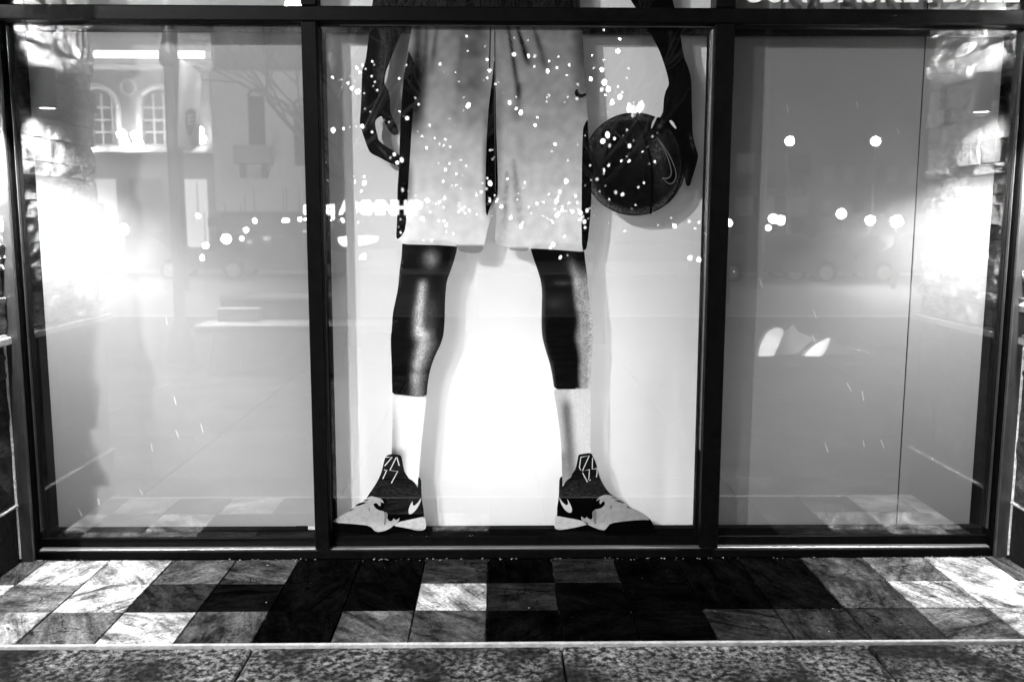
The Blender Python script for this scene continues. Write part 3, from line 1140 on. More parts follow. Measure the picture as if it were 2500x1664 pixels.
def t_sockR(x, y):
    cc = 1380 + (y - 960) * .09
    return .90 - .38 * math.exp(-((x - cc) / 13) ** 2) * ss(960, 1000, y) - .10 * (1 - ss(1378, 1400, x)) - .2 * ss(1088, 1120, y) * ss(1400, 1370, x) + .06 * nz2(x * 6, y, 12)


film('sock', sockL, t_sockL, 2, fig, P_SOCK, 5, label='white ribbed sock, evenly bright')
film('sock', sockR, t_sockR, 2, fig, P_SOCK, 4, label='white ribbed sock with grey rib shading')

# shoes
SL = lambda lst: P(lst, 780, 1080, 6.533)
SR = lambda lst: P(lst, 1320, 1080, 6.533)


def shoe(Q, body, vamp, mid, tick, lines, wl_, marks, lab, mesh_patch):
    s = film('shoe', Q(body), lambda x, y: 0.022 + .02 * max(0, nz2(x, y, 8)), 4, fig, P_SHOE, 6, label=lab)
    film('vamp', Q(vamp), lambda x, y: .82 - .10 * ss(1290, 1262, y) + .05 * nz2(x, y, 12) - .1 * max(0, nz2(x, y, 5, 8)), 5, s, P_SHOE, 3.5, label='pale grey toe of the shoe')
    film('midsole', Q(mid), lambda x, y: .90 - .16 * abs(nz2(x * .15, y * 2.2, 3)) - .5 * ss(1285, 1294, y) * abs(nz2(x * .1, y * 2, 2.2, 5)), 5, s, P_SHOE, 2.5, label='white ribbed midsole')
    film('tick_logo', Q(tick), lambda x, y: .92, 6, s, P_SHOE, 5, label='white curved tick logo at the heel')
    for ln in lines:
        film('tongue_marking', stroke(Q(ln), wl_), lambda x, y: .9, 6, s, P_SHOE, 8, smooth=0)
    for mk in marks:
        film('lace', Q(mk), lambda x, y: .03, 6, s, P_SHOE, 5)
    film('mesh_patch', Q(mesh_patch), lambda x, y: .5 + .2 * math.sin(x * 2.4 + y * 1.2), 6, s, P_SHOE, 1.6)
    return s


shoe(SL,
     [(1070, 205), (1130, 182), (1200, 183), (1270, 190), (1305, 215), (1320, 280), (1340, 400), (1360, 470), (1400, 530), (1430, 575), (1480, 600), (1530, 650), (1560, 710), (1572, 700), (1570, 600), (1580, 540), (1610, 570), (1625, 620), (1625, 740), (1630, 850), (1640, 960), (1660, 1050), (1668, 1180), (1690, 1250), (1704, 1330), (1696, 1380), (1640, 1405), (1300, 1400), (1010, 1440), (940, 1460), (250, 1400), (215, 1300), (222, 1232), (270, 1200), (350, 1160), (450, 1105), (560, 1020), (650, 960), (740, 900), (780, 830), (850, 730), (920, 620), (965, 530), (1000, 430), (1035, 270)],
     [(222, 1235), (350, 1160), (450, 1108), (560, 1022), (690, 930), (780, 868), (830, 850), (900, 868), (970, 885), (1010, 922), (1030, 962), (1000, 956), (965, 935), (982, 985), (970, 1014), (945, 1000), (920, 965), (890, 958), (855, 985), (880, 1020), (900, 1052), (960, 1082), (1025, 1090), (1035, 1120), (1092, 1140), (1078, 1200), (1110, 1252), (1160, 1246), (1184, 1202), (1212, 1235), (1258, 1215), (1277, 1190), (1268, 1255), (1200, 1302), (1120, 1370), (1020, 1412), (900, 1426), (800, 1322), (600, 1300), (225, 1272)],
     [(1195, 1302), (1275, 1262), (1400, 1235), (1560, 1200), (1668, 1178), (1690, 1250), (1704, 1320), (1690, 1372), (1640, 1400), (1540, 1398), (1440, 1372), (1300, 1345), (1200, 1332)],
     [(1628, 870), (1605, 960), (1562, 1040), (1500, 1112), (1452, 1140), (1425, 1130), (1418, 1090), (1430, 1030), (1455, 975), (1488, 928), (1484, 980), (1498, 1005), (1530, 996), (1572, 955), (1608, 900)],
     [[(1060, 230), (1158, 232), (1040, 368)], [(1272, 365), (1236, 238), (1222, 238), (1122, 440), (1248, 456), (1146, 645)], [(1030, 436), (1074, 436), (1010, 577)]], 1.25,
     [[(690, 932), (730, 908), (800, 902), (760, 922)], [(565, 1012), (620, 965), (700, 950), (765, 942), (700, 978), (620, 1005)], [(455, 1102), (490, 1068), (555, 1046), (510, 1078)], [(785, 1025), (792, 1025), (803, 1090), (792, 1092)]],
     'black and pale high top shoe pointing towards the lamp post reflection', [(1030, 1100), (1090, 1120), (1070, 1200), (1060, 1280), (1030, 1330), (1035, 1200)])
shoe(SR,
     [(600, 200), (630, 183), (800, 160), (830, 210), (870, 290), (900, 380), (920, 470), (945, 550), (985, 640), (1035, 720), (1080, 780), (1138, 832), (1210, 878), (1340, 945), (1440, 1045), (1560, 1090), (1650, 1135), (1745, 1215), (1790, 1290), (1812, 1350), (1812, 1400), (1800, 1440), (1060, 1440), (980, 1440), (860, 1400), (400, 1395), (260, 1395), (220, 1372), (220, 1300), (230, 1200), (262, 1165), (262, 1030), (275, 960), (290, 850), (292, 700), (300, 570), (340, 528), (345, 600), (350, 697), (365, 680), (400, 620), (440, 580), (480, 560), (500, 500), (545, 440), (570, 370), (590, 260)],
     [(885, 935), (910, 890), (960, 850), (1040, 828), (1140, 845), (1210, 885), (1330, 945), (1440, 1048), (1560, 1092), (1650, 1140), (1750, 1232), (1650, 1228), (1500, 1235), (1300, 1255), (1110, 1285), (1060, 1350), (1020, 1395), (940, 1385), (860, 1355), (780, 1320), (720, 1290), (655, 1240), (640, 1165), (700, 1215), (735, 1180), (760, 1210), (800, 1226), (832, 1200), (818, 1120), (850, 1075), (890, 1058), (960, 1048), (1018, 1000), (1026, 950), (1005, 928), (975, 955), (948, 985), (935, 940), (950, 895), (915, 915)],
     [(262, 1167), (400, 1195), (520, 1215), (650, 1240), (785, 1290), (720, 1310), (600, 1340), (450, 1372), (300, 1392), (235, 1372), (218, 1340), (222, 1260), (236, 1200)],
     [(295, 860), (330, 930), (380, 980), (412, 998), (436, 985), (438, 940), (416, 893), (445, 930), (472, 980), (496, 1040), (499, 1080), (490, 1110), (460, 1118), (420, 1100), (370, 1050), (330, 980), (303, 910)],
     [[(640, 435), (617, 395), (641, 232), (775, 206), (665, 452), (778, 427), (770, 560), (746, 628), (668, 480)], [(828, 240), (822, 420), (898, 410), (900, 480), (888, 550)], [(792, 585), (782, 605)]], 1.15,
     [[(1110, 868), (1150, 866), (1212, 886), (1160, 886)], [(1160, 906), (1240, 915), (1310, 945), (1345, 972), (1260, 950)], [(1360, 1010), (1400, 1020), (1445, 1056), (1395, 1036)], [(1118, 992), (1128, 992), (1124, 1055), (1114, 1055)]],
     'black and pale high top shoe with zigzag tongue pointing towards the mullion under the ball', [(850, 1080), (885, 1060), (890, 1180), (885, 1300), (855, 1290), (835, 1200), (820, 1120)])
tag(box('sticker', tuple(G(722, 1283, -0.0018)), tuple(G(748, 1293, -0.0006)), RUBBER), 'tiny black rectangular sticker low on the pane beside the mullion', 'sticker')
tag(box('sticker', tuple(G(752, 1284, -0.0018)), tuple(G(777, 1292, -0.0006)), MID), 'tiny grey printed sticker touching the mullion low on the pane', 'sticker')

# hairline scratches in the panes
bm = bmesh.new()
sc_pts = P([(880, 573), (1105, 720), (500, 595)], 1700, 0, 2.24) + P([(330, 85), (605, 245), (600, 370), (780, 615), (850, 660), (855, 905), (950, 905), (665, 925)], 1700, 650, 2.09) + P([(503, 1200), (775, 925), (905, 855), (893, 685), (1030, 825), (850, 280), (410, 1255), (720, 1150)], 0, 650, 2.09)
for (x_, y_) in sc_pts:
    L_, sl = rnd.uniform(6, 12), rnd.uniform(.1, .55)
    a_, b_ = G(x_ - L_ * sl, y_ - L_, -.0008), G(x_ + L_ * sl, y_ + L_, -.0008)
    w_ = Vector((.0012, 0, 0))
    bm.faces.new([bm.verts.new(q) for q in (a_ - w_, b_ - w_, b_ + w_, a_ + w_)])
so = link('scratch', mesh_of(bm, CLOTH), win)
so['kind'] = 'stuff'

# ------------------------------------------------------------ stone piers either side, with their lamps
WEND = -1.0
for s, XW, nm in ((-1, XL, 'dark riven slate and stacked stone pier with the lamp post reflection beside it'), (1, XR, 'stacked stone pier with bright base slates beside the grey board')):
    pier = empty('stone_pier', (XW, -0.5, 0), nm, 'pier', 'stone piers flanking the window')

    def at(u, z, out):                         # u = distance from the window plane outwards, out = towards the opening
        return (XW - s * out, -u, z)
    box('core', (XW + s * 0.02, WEND, 0), (XW + s * 0.7, 0.66, 3.5), GROUT, pier)
    box('plinth', at(0.0, 0.0, 0.002), (XW + s * 0.019, WEND - 0.01, 0.275), plain('smooth_plinth_%d' % s, 0.012, 0.5, bump=0.25, bscale=30, spec=.1), pier, 0.004)
    box('plinth_cap', at(0.0, 0.276, 0.012), (XW + s * 0.019, WEND - 0.02, 0.286), RSLATE, pier, 0.002, colour=.5)
    # riven slate slabs in two courses
    for z0, z1, cuts in ((0.292, 0.885, (0.0, 0.41, 0.74, 1.0)), (0.892, 1.052, (0.0, 0.27, 0.63, 1.0))):
        for a, b in zip(cuts, cuts[1:]):
            bm = bmesh.new()
            nu, nz_ = 5, 7
            g = [[bm.verts.new(at(lerp(a + .004, b - .004, i / nu), lerp(z0, z1, j / nz_), rnd.uniform(-.008, .014) if 0 < i < nu and 0 < j < nz_ else rnd.uniform(-.012, 0))) for j in range(nz_ + 1)] for i in range(nu + 1)]
            for i in range(nu):
                for j in range(nz_):
                    bm.faces.new((g[i][j], g[i + 1][j], g[i + 1][j + 1], g[i][j + 1]))
            bd = [e for e in bm.edges if e.is_boundary]
            r_ = bmesh.ops.extrude_edge_only(bm, edges=bd)
            for q in r_['geom']:
                if isinstance(q, bmesh.types.BMVert):
                    q.co.x = XW + s * 0.03
            bmesh.ops.recalc_face_normals(bm, faces=bm.faces)
            link('slate_slab', mesh_of(bm, RSLATE), pier, colour=rnd.uniform(.03, .08) if s < 0 else rnd.uniform(.05, .15))
    box('ledge', at(0.0, 1.056, 0.035), (XW + s * 0.019, WEND - 0.03, 1.092), EDGE, pier, 0.005)
    box('ledge', at(0.0, 1.0935, 0.016), (XW + s * 0.019, WEND - 0.015, 1.104), EDGE, pier, 0.002)
    # stacked ledgestone
    z = 1.108
    while z < 3.45:
        h = rnd.choice((.055, .07, .085, .1, .12))
        u = rnd.uniform(-.25, -.05)
        while u < 1.0:
            ln = rnd.uniform(.14, .42)
            a, b = max(u, 0.0), min(u + ln, 1.0)
            if b - a > 0.03:
                pr = rnd.choice((rnd.uniform(-.006, .012), rnd.uniform(.0, .03), rnd.uniform(.02, .045)))
                bm = bmesh.new()
                nu, nz_ = 5, 2
                g = []
                for i in range(nu + 1):
                    g.append([bm.verts.new(at(lerp(a + .003, b - .003, i / nu) + (rnd.uniform(-.008, .008) if 0 < i < nu else 0), lerp(z + .003, z + h - .002, j / nz_) + (rnd.uniform(-.004, .004) if 0 < i < nu else 0), pr + rnd.uniform(-.011, .012) - (.006 if i in (0, nu) else 0))) for j in range(nz_ + 1)])
                for i in range(nu):
                    for j in range(nz_):
                        bm.faces.new((g[i][j], g[i + 1][j], g[i + 1][j + 1], g[i][j + 1]))
                bd = [e for e in bm.edges if e.is_boundary]
                r_ = bmesh.ops.extrude_edge_only(bm, edges=bd)
                for q in r_['geom']:
                    if isinstance(q, bmesh.types.BMVert):
                        q.co.x = XW + s * 0.03
                bmesh.ops.recalc_face_normals(bm, faces=bm.faces)
                link('stone', mesh_of(bm, ROCK), pier, colour=rnd.uniform(.32, .72))
            u += ln
        z += h
    # up and down wall light
    sx_, sy_, sz_ = XW - s * 0.10, -0.27, 2.17
    sc_ = empty('wall_light', (sx_, sy_, sz_), 'cylindrical up and down wall light on the pier ' + ('beside the pale grey board' if s < 0 else 'beside the narrow grey board'), 'wall light', 'wall lights on the stone piers')
    bm = bmesh.new()
    add_tube(bm, [(sx_, sy_, sz_), (sx_, sy_, sz_ + .19)], 0.045, 20, cap=False)
    add_tube(bm, [(sx_, sy_, sz_ + .19), (sx_, sy_, sz_ + .0)], 0.041, 20, cap=False)
    link('body', mesh_of(bm, DARKM, True), sc_)
    box('bracket', (sx_ + s * 0.04, sy_ - 0.03, sz_ + .06), (XW + s * .01, sy_ + 0.03, sz_ + .13), DARKM, sc_, 0.004)
    for zz in (sz_ + 0.004, sz_ + 0.186):
        bm = bmesh.new()
        add_tube(bm, [(sx_, sy_, zz - .001), (sx_, sy_, zz + .001)], 0.039, 20)
        link('lens', mesh_of(bm, LENS), sc_)
    light('down_lamp', 'SPOT', (sx_, sy_, sz_ - 0.01), SCONCE_W, sc_, to=(sx_ + s * 0.1, sy_ - 0.42, 0), spot_size=R(132), spot_blend=0.6, shadow_soft_size=0.03)
    light('up_lamp', 'SPOT', (sx_, sy_, sz_ + 0.2), SCONCE_W * 0.9, sc_, to=(sx_ + s * 0.06, sy_ - .6, 4), spot_size=R(140), spot_blend=0.3, shadow_soft_size=0.03)
tag(box('soffit', (XL - 0.7, -1.0, 3.5), (XR + 0.7, 0.66, 3.8), INTERIOR), kind='structure')

# ------------------------------------------------------------ floodlight that throws the print's shadow on the board
fl = empty('floodlight_pole', (KEY.x - 0.1, KEY.y - 0.1, 0), 'tall pole carrying the floodlight aimed at the window', 'floodlight')
tube('pole', [(KEY.x - .12, KEY.y - .12, 0), (KEY.x - .12, KEY.y - .12, KEY.z + .1)], 0.05, DARKM, fl)
ball('lamp_housing', KEY + Vector((-.1, -.1, .1)), 0.14, DARKM, fl, 2, (1.2, 1, .8))
light('floodlight', 'SPOT', KEY, KEY_W, fl, to=(0.25, 0, 1.8), spot_size=R(40), spot_blend=0.35, shadow_soft_size=0.05)

# ------------------------------------------------------------ bench, lamp post, banner on the near pavement (seen mirrored)
gb = -5.5
bench = empty('bench', (-3.0, gb, 0), 'long pale concrete bench on wedge legs, mirrored beside the lamp post', 'bench')
xa, xb = M(490, 795, 5.5).x, M(830, 795, 5.5).x + .6
box('seat', (xa, gb - .32, .44), (xb, gb + .22, .53), MID, bench, 0.012)
for px in (560, 790):
    x = M(px, 850, 5.5).x
    extrude_poly('leg', [(x - .20, gb - .15, -.002), (x + .16, gb - .15, -.002), (x + .22, gb - .15, .438), (x - .12, gb - .15, .438)], (0, .3, 0), MID, bench)
x = M(592, 770, 5.7).x
box('backrest_block', (x - .25, gb - .25, .532), (x + .2, gb - .1, .68), MID, bench, 0.01)
pl = empty('planter', (-2.9, -7.6, 0), 'low dark planter box behind the bench, mirrored', 'planter')
xa, xb = M(555, 750, 7.6).x, M(800, 750, 7.6).x
box('box', (xa, -7.9, -.02), (xb, -7.3, .62), MID, pl, .01)
box('rim', (xa - .02, -7.92, .621), (xb + .02, -7.28, .66), PALE, pl, .008)

lpx, lpd = M(443, 860, 6.3).x, 6.3
lp = empty('street_lamp', (lpx, -lpd, 0), 'fluted street lamp post with hanging banner, mirrored in the pane with the bench', 'street lamp')
tube('base', [(lpx, -lpd, z_) for z_ in (-.01, .05, .12, .2, .34, .42, .5)], [.19, .19, .16, .17, .13, .10, .07], DARKM, lp, 16)
tube('post', [(lpx, -lpd, .49), (lpx, -lpd, 2.2), (lpx, -lpd, 3.7), (lpx, -lpd, 4.6)], [.065, .055, .05, .085], DARKM, lp, 14)
tube('collar', [(lpx, -lpd, 3.35), (lpx, -lpd, 3.42), (lpx, -lpd, 3.5), (lpx, -lpd, 3.62)], [.06, .1, .1, .06], DARKM, lp, 14)
tube('lantern', [(lpx, -lpd, 4.6), (lpx, -lpd, 4.75), (lpx, -lpd, 5.1), (lpx, -lpd, 5.25)], [.1, .2, .2, .05], LAMPGLOW, lp, 14)
light('banner_fill_light', 'POINT', (lpx + .25, -lpd + .75, 4.3), 420, lp, shadow_soft_size=.1)  # point light added off the lantern to brighten the banner
light('pavement_fill_spot', 'SPOT', (lpx, -lpd + .05, 4.4), 12500, lp, to=(-3.2, -3.0, 0), spot_size=R(74), spot_blend=.7, shadow_soft_size=.08)  # spot added to brighten the mirrored pavement on the bench side
a = M(436, 142, 6.3); b = M(489, 172, 6.3); c = M(489, 350, 6.3); d = M(436, 360, 6.3)
ban = empty('banner', (a.x, -6.3, c.z), 'tall hanging banner with a shield emblem on the lamp post, mirrored', 'banner')
nu, nv = 8, 16
bm = bmesh.new()
grid = []
for i in range(nu + 1):
    col_ = []
    for j in range(nv + 1):
        t, u = j / nv, i / nu
        p = (a.lerp(b, u)).lerp(d.lerp(c, u) + Vector((0, 0, -.06 * math.sin(u * 3.14))), t)
        col_.append(bm.verts.new(p + Vector((0, .03 * math.sin(u * 5 + t * 2), 0))))
    grid.append(col_)
for i in range(nu):
    for j in range(nv):
        bm.faces.new((grid[i][j], grid[i + 1][j], grid[i + 1][j + 1], grid[i][j + 1]))
o = link('cloth', mesh_of(bm, CLOTH, True), ban)
sm = o.modifiers.new('thickness', 'SOLIDIFY'); sm.thickness = 0.004
tube('rod', [a + Vector((-.1, 0, .02)), b + Vector((.02, 0, .02))], .012, DARKM, ban, 8)
shd = [M(x_, y_, 6.25) for x_, y_ in ((453, 272), (466, 264), (478, 272), (476, 300), (470, 322), (464, 334), (457, 324), (452, 300))]
extrude_poly('shield_emblem', shd, (0, .004, 0), DARKM, ban)
boxes('emblem_mark', [((M(458, 280, 6.23).x, -6.23, M(458, 280, 6.23).z), (M(472, 284, 6.23).x, -6.225, M(472, 284, 6.23).z)),
                      ((M(458, 290, 6.23).x, -6.23, M(458, 290, 6.23).z), (M(472, 294, 6.23).x, -6.225, M(472, 294, 6.23).z)),
                      ((M(458, 300, 6.23).x, -6.23, M(458, 300, 6.23).z), (M(472, 304, 6.23).x, -6.225, M(472, 304, 6.23).z)),
                      ((M(458, 280, 6.24).x, -6.229, M(458, 304, 6.24).z), (M(462, 280, 6.24).x, -6.224, M(458, 280, 6.24).z))], CLOTH, ban)

# ------------------------------------------------------------ two peaked sculptures and a kerb bench (mirrored in the other outer pane)
dS = 6.6
for k, (pw, pk, tail, lab) in enumerate((
        ([(1896, 797), (1918, 806), (1900, 845), (1884, 880), (1881, 914), (1862, 905), (1850, 880), (1856, 840), (1872, 810)], [(1918, 806), (1937, 792), (1952, 812), (2005, 830), (1960, 880), (1884, 882), (1900, 845)], 0, 'upright pale fin of a sculpture with a dark folded back, mirrored'),
        ([(2030, 822), (2020, 850), (2004, 872), (1990, 882), (1955, 881), (1972, 856), (2000, 834)], [(2030, 822), (2040, 820), (2068, 848), (2110, 858), (2165, 874), (2175, 884), (1995, 885), (2020, 852)], 0, 'low pale fin of a sculpture with a long dark tail, mirrored'))):
    base = M(pw[0][0], 905, dS)
    e_ = empty('sculpture', (base.x, -dS, 0), lab, 'sculpture', 'peaked sculptures on the pavement')
    extrude_poly('pale_fin', [M(x_, y_, dS) for x_, y_ in smooth_poly(pw, 1)], (0, -.10, 0), plain('white_paint_%d' % k, .8, .5), e_)
    gl = empty('added_fin_light', (base.x - .05, -dS + .75, 0), ('unseen ground light added to brighten the upright pale fin', 'unseen ground light added to brighten the low pale fin')[k], 'ground light', 'ground lights added before the sculptures')  # light with no visible source, added to brighten the fin
    tube('bezel', [(gl.location.x, gl.location.y, -.01), (gl.location.x, gl.location.y, .012)], .07, DARKM, gl, 14)
    light('uplight', 'SPOT', gl.location + Vector((0, 0, .03)), 110, gl, to=M(pw[0][0], 830, dS), spot_size=R(80), spot_blend=.5, shadow_soft_size=.04)
    extrude_poly('dark_fold', [M(x_, y_, dS + .12) for x_, y_ in pk], (0, -.25, 0), DARKM, e_)
wb = empty('stone_bench', (3.5, -6.2, 0), 'long low stone bench below the sculptures, mirrored', 'bench')
xa, xb = M(1830, 885, 6.2).x, M(2420, 885, 6.2).x
box('seat', (xa, -6.5, M(2000, 888, 6.2).z - .10), (xb, -6.1, M(2000, 884, 6.2).z), PALE, wb, .015)
box('support', (xa + .1, -6.4, -.01), (xb - .1, -6.2, M(2000, 888, 6.2).z - .101), MID, wb)


# ------------------------------------------------------------ bare trees hung with bulbs
def branch(bm, p, d, L, r, depth, rg):
    pts, rs = [p], [r]
    q = p.copy()
    dd = d.copy()
    n = 4
    for i in range(n):
        dd = (dd + Vector((rg.uniform(-.22, .22), rg.uniform(-.22, .22), rg.uniform(-.05, .18)))).normalized()
        q = q + dd * (L / n)
        pts.append(q.copy())
        rs.append(r * (1 - .4 * (i + 1) / n))
    add_tube(bm, pts, rs, 5 if depth > 1 else 4, cap=False)
    ends = [q]
    if depth > 0:
        for k in range(3 if depth > 2 else 2):
            b = pts[rg.choice((2, 3, 4))]
            nd = (dd + Vector((rg.uniform(-.9, .9), rg.uniform(-.9, .9), rg.uniform(-.25, .5)))).normalized()
            ends += branch(bm, b, nd, L * rg.uniform(.6, .85), r * .55, depth - 1, rg)
    return ends


def bare_tree(x, y, h, seed, label):
    rg = random.Random(seed)
    e_ = empty('bare_tree', (x, y, 0), label, 'tree', 'bare street trees')
    tube('trunk', [(x, y, -.05), (x + .02, y, h * .3), (x - .03, y, h * .55)], [.10, .08, .065], BARK, e_, 9)
    bm = bmesh.new()
    for k in range(7):
        a_ = k * .9 + rg.uniform(-.2, .2)
        branch(bm, Vector((x, y, h * rg.uniform(.42, .55))), Vector((math.cos(a_) * .8, math.sin(a_) * .8, .75)).normalized(), h * .32, .035, 4, rg)
    bmesh.ops.recalc_face_normals(bm, faces=bm.faces)
    link('branches', mesh_of(bm, BARK), e_)
    return e_


for i, (px, dd, h) in enumerate(((860, 7.5, 4.6), (1150, 9.0, 5.0), (1460, 7.8, 4.7))):
    bare_tree(M(px, 700, dd).x, -dd, h, 5 + i, ('bare tree strung with bulbs, mirrored near the hanging hand', 'bare tree strung with bulbs, mirrored behind the shorts', 'bare tree strung with bulbs, mirrored above the ball')[i])
Z2 = [(293, 258), (308, 290), (432, 363), (443, 383), (376, 385), (393, 407), (340, 400), (358, 425), (428, 450), (447, 483), (438, 507), (461, 532), (197, 457), (236, 474), (250, 468), (300, 450), (288, 490), (330, 475), (331, 503), (311, 520), (355, 530), (345, 540), (384, 550), (389, 643), (421, 658), (500, 708), (531, 720), (373, 744), (431, 778), (469, 790), (336, 745), (300, 748), (262, 757), (201, 767), (562, 909), (539, 929), (605, 942), (579, 958), (157, 957), (170, 1063), (246, 1058), (323, 1035), (324, 1070), (383, 1040), (384, 1078), (298, 1119), (367, 1126), (576, 415), (592, 465), (632, 384), (643, 426), (590, 656), (612, 676), (618, 684), (637, 697), (685, 577), (705, 615), (987, 214), (993, 301), (1096, 274), (1107, 352), (831, 378), (849, 424), (922, 427), (942, 481), (1125, 413), (1138, 420), (1109, 460), (1089, 470), (1013, 522), (972, 575), (942, 600), (997, 621), (970, 654), (888, 698), (916, 739), (769, 738), (805, 773), (700, 775), (727, 802), (713, 827), (800, 812), (862, 820), (828, 848), (853, 857), (892, 862), (751, 870), (850, 925), (923, 915), (954, 942), (986, 977), (885, 965), (821, 962), (863, 1000), (926, 1024), (850, 1070), (900, 1095), (925, 1090), (955, 1110), (685, 1150), (756, 1180), (806, 1200), (852, 1222), (757, 1222), (975, 1220), (1005, 1240), (1047, 1262), (1078, 1280), (1268, 224), (1348, 238), (1266, 321), (1349, 331), (1388, 332), (1386, 394), (1157, 496), (1176, 484), (1194, 507), (1204, 550), (1226, 570), (1278, 575), (1308, 585), (1240, 605), (1232, 632), (1241, 655), (1279, 640), (1309, 627), (1306, 663), (1403, 692), (1391, 738), (1125, 885), (1138, 883), (1140, 938), (1148, 928), (1109, 1050), (1081, 1078), (1125, 1080), (1103, 1112), (1152, 1150), (1163, 1186), (1329, 1077), (1321, 1108), (1292, 1137), (1286, 1176), (1246, 1259), (1246, 1282), (1318, 1312), (1308, 1332), (1227, 1054), (610, 1118), (643, 1127), (598, 1291), (586, 1336), (599, 1369), (654, 1297), (727, 1288), (643, 1349), (822, 1299), (868, 1324), (869, 1366), (910, 1375), (732, 1417), (782, 1414), (187, 1298), (235, 1300), (257, 1297), (348, 1308), (430, 1295)]
Z3 = [(62, 224), (141, 238), (61, 321), (141, 333), (182, 332), (180, 394), (322, 335), (265, 360), (313, 400), (258, 420), (385, 384), (371, 445), (461, 422), (445, 485), (434, 500), (261, 567), (252, 599), (376, 572), (358, 602), (413, 605), (430, 582), (197, 692), (185, 736), (301, 849), (283, 891), (437, 854), (410, 906), (377, 945), (438, 992), (366, 1068), (345, 1100), (330, 1130), (320, 1160), (310, 1185), (424, 1155), (388, 1195), (591, 177), (683, 230), (674, 301), (590, 354), (578, 410), (512, 465), (530, 400), (593, 485), (578, 528), (616, 525), (598, 560), (672, 510), (660, 540), (697, 545), (684, 570), (640, 600), (632, 612), (734, 403), (724, 459), (610, 660), (588, 675), (521, 325), (583, 832), (611, 795), (652, 817), (702, 800), (726, 767), (764, 828), (740, 860), (603, 870), (623, 858), (571, 915), (724, 922), (692, 948), (735, 947), (702, 969), (846, 865), (817, 893), (856, 965), (889, 952), (618, 974), (584, 1003), (585, 1025), (549, 1056), (514, 1060), (479, 1093), (598, 1094), (585, 1112), (564, 1127), (547, 1151), (659, 1133), (621, 1174), (825, 1077), (792, 1103), (875, 804), (904, 783), (470, 806), (508, 975), (475, 1005), (1150, 1311), (1127, 1346), (1093, 1305), (987, 1284), (908, 1325), (1005, 1330), (1322, 1315), (333, 1515), (375, 1503), (290, 1440), (275, 1458), (490, 1240), (452, 1252), (463, 1278), (497, 1288), (474, 1306), (436, 1320)]
pts = [(730 + x_ / 2.412, y_ / 2.412) for x_, y_ in Z2] + [(1230 + x_ / 2.4127, y_ / 2.4127) for x_, y_ in Z3[1:]]
bulb_me = []
for r_, mt_ in ((.018, lit('warm_dim_bulb', 9)), (.022, BULB), (.028, lit('bright_bulb', 40))):
    bm = bmesh.new()
    bmesh.ops.create_icosphere(bm, subdivisions=2, radius=r_)
    bulb_me.append(mesh_of(bm, mt_, True))
strings = []
for k, lab in enumerate(('bulb string wound through the bare tree near the hanging hand, mirrored', 'bulb string wound through the bare tree over the shorts, mirrored', 'bulb string wound through the bare tree by the ball, mirrored')):
    strings.append(empty('string_lights', (0, -7.6 - k * .1, 3), lab, 'string lights', 'bulb strings in the trees'))


def put_bulb(p, par, me):
    o = bpy.data.objects.new('bulb', me)
    S.collection.objects.link(o)
    o.parent = par
    o.location = p - par.location
    q_ = rnd.choice((.3, .42, .55, .75, 1.15))
    o.scale = (q_ * rnd.uniform(.7, 1.0), q_, q_ * rnd.uniform(.85, 1.35))
    o.rotation_euler = (0, rnd.uniform(-.6, .6), 0)


for (x_, y_) in pts:
    k = 0 if x_ < 1000 else (1 if x_ < 1400 else 2)
    put_bulb(M(x_, y_, rnd.uniform(6.8, 9.2)), strings[k], bulb_me[rnd.choice((0, 0, 1, 1, 2))])
# second, lower swag of bulbs farther off
far_s = empty('string_lights', (0, -13, 2), 'low swag of small bulbs along the shopfront, mirrored at hem height', 'string lights', 'bulb strings in the trees')
for k in range(84):
    x_ = rnd.choice((rnd.uniform(1030, 1230), rnd.uniform(1290, 1430), rnd.uniform(1330, 1560)))
    y_ = 525 + rnd.gauss(0, 22) - (x_ < 1300) * 18
    put_bulb(M(x_, y_, rnd.uniform(11, 15)), far_s, bulb_me[rnd.choice((0, 1, 2))])
lan = empty('bulb_ball_lantern', tuple(M(1551, 263, 7.5)), 'ball shaped lantern made of tiny bulbs, mirrored on top of the basketball', 'lantern')
for k in range(46):
    v = Vector((rnd.gauss(0, 1), rnd.gauss(0, 1), rnd.gauss(0, 1))).normalized() * rnd.uniform(.08, .115)
    put_bulb(Vector(lan.location) + v, lan, bulb_me[0])

# ------------------------------------------------------------ street lamps mirrored in the other outer pane
def lamp_post(px, py, d, r, label, mat=LAMPGLOW, group='lit street lamps across the street', pt=0):
    p = M(px, py, d)
    e_ = empty('street_lamp', (p.x, p.y, 0), label, 'street lamp', group)
    tube('post', [(p.x, p.y, -.02), (p.x, p.y, p.z - r * .9)], [.07, .04], DARKM, e_, 8)
    ball('globe', p, r, mat, e_, 2)
    return e_


lamp_post(1928, 345, 24, .13, 'globe street lamp highest beside the mullion, mirrored')
lamp_post(2138, 345, 24, .13, 'globe street lamp high in the middle of the grey pane, mirrored')
lamp_post(2054, 522, 26, .15, 'globe street lamp at eye level above the cars, mirrored')
lamp_post(1888, 534, 30, .17, 'first of a close pair of street lamps above the cars, mirrored', SMALLGLOW)
lamp_post(1907, 538, 30, .17, 'second of a close pair of street lamps above the cars, mirrored', SMALLGLOW)
lamp_post(1856, 553, 38, .13, 'tiny distant street lamp low beside the mullion, mirrored', SMALLGLOW)
lamp_post(1876, 556, 38, .12, 'tiny distant street lamp just under the close pair, mirrored', SMALLGLOW)
lamp_post(1779, 545, 14, .07, 'small bright lamp right beside the mullion, mirrored', SMALLGLOW)
BIG = lit('floodlight_glow', 1300)
lamp_post(2190, 540, 18, .13, 'glaring white street light beside the stone pier, mirrored', BIG)
lamp_post(2125, 538, 22, .12, 'second glare beside the brightest street light, mirrored', BIG)
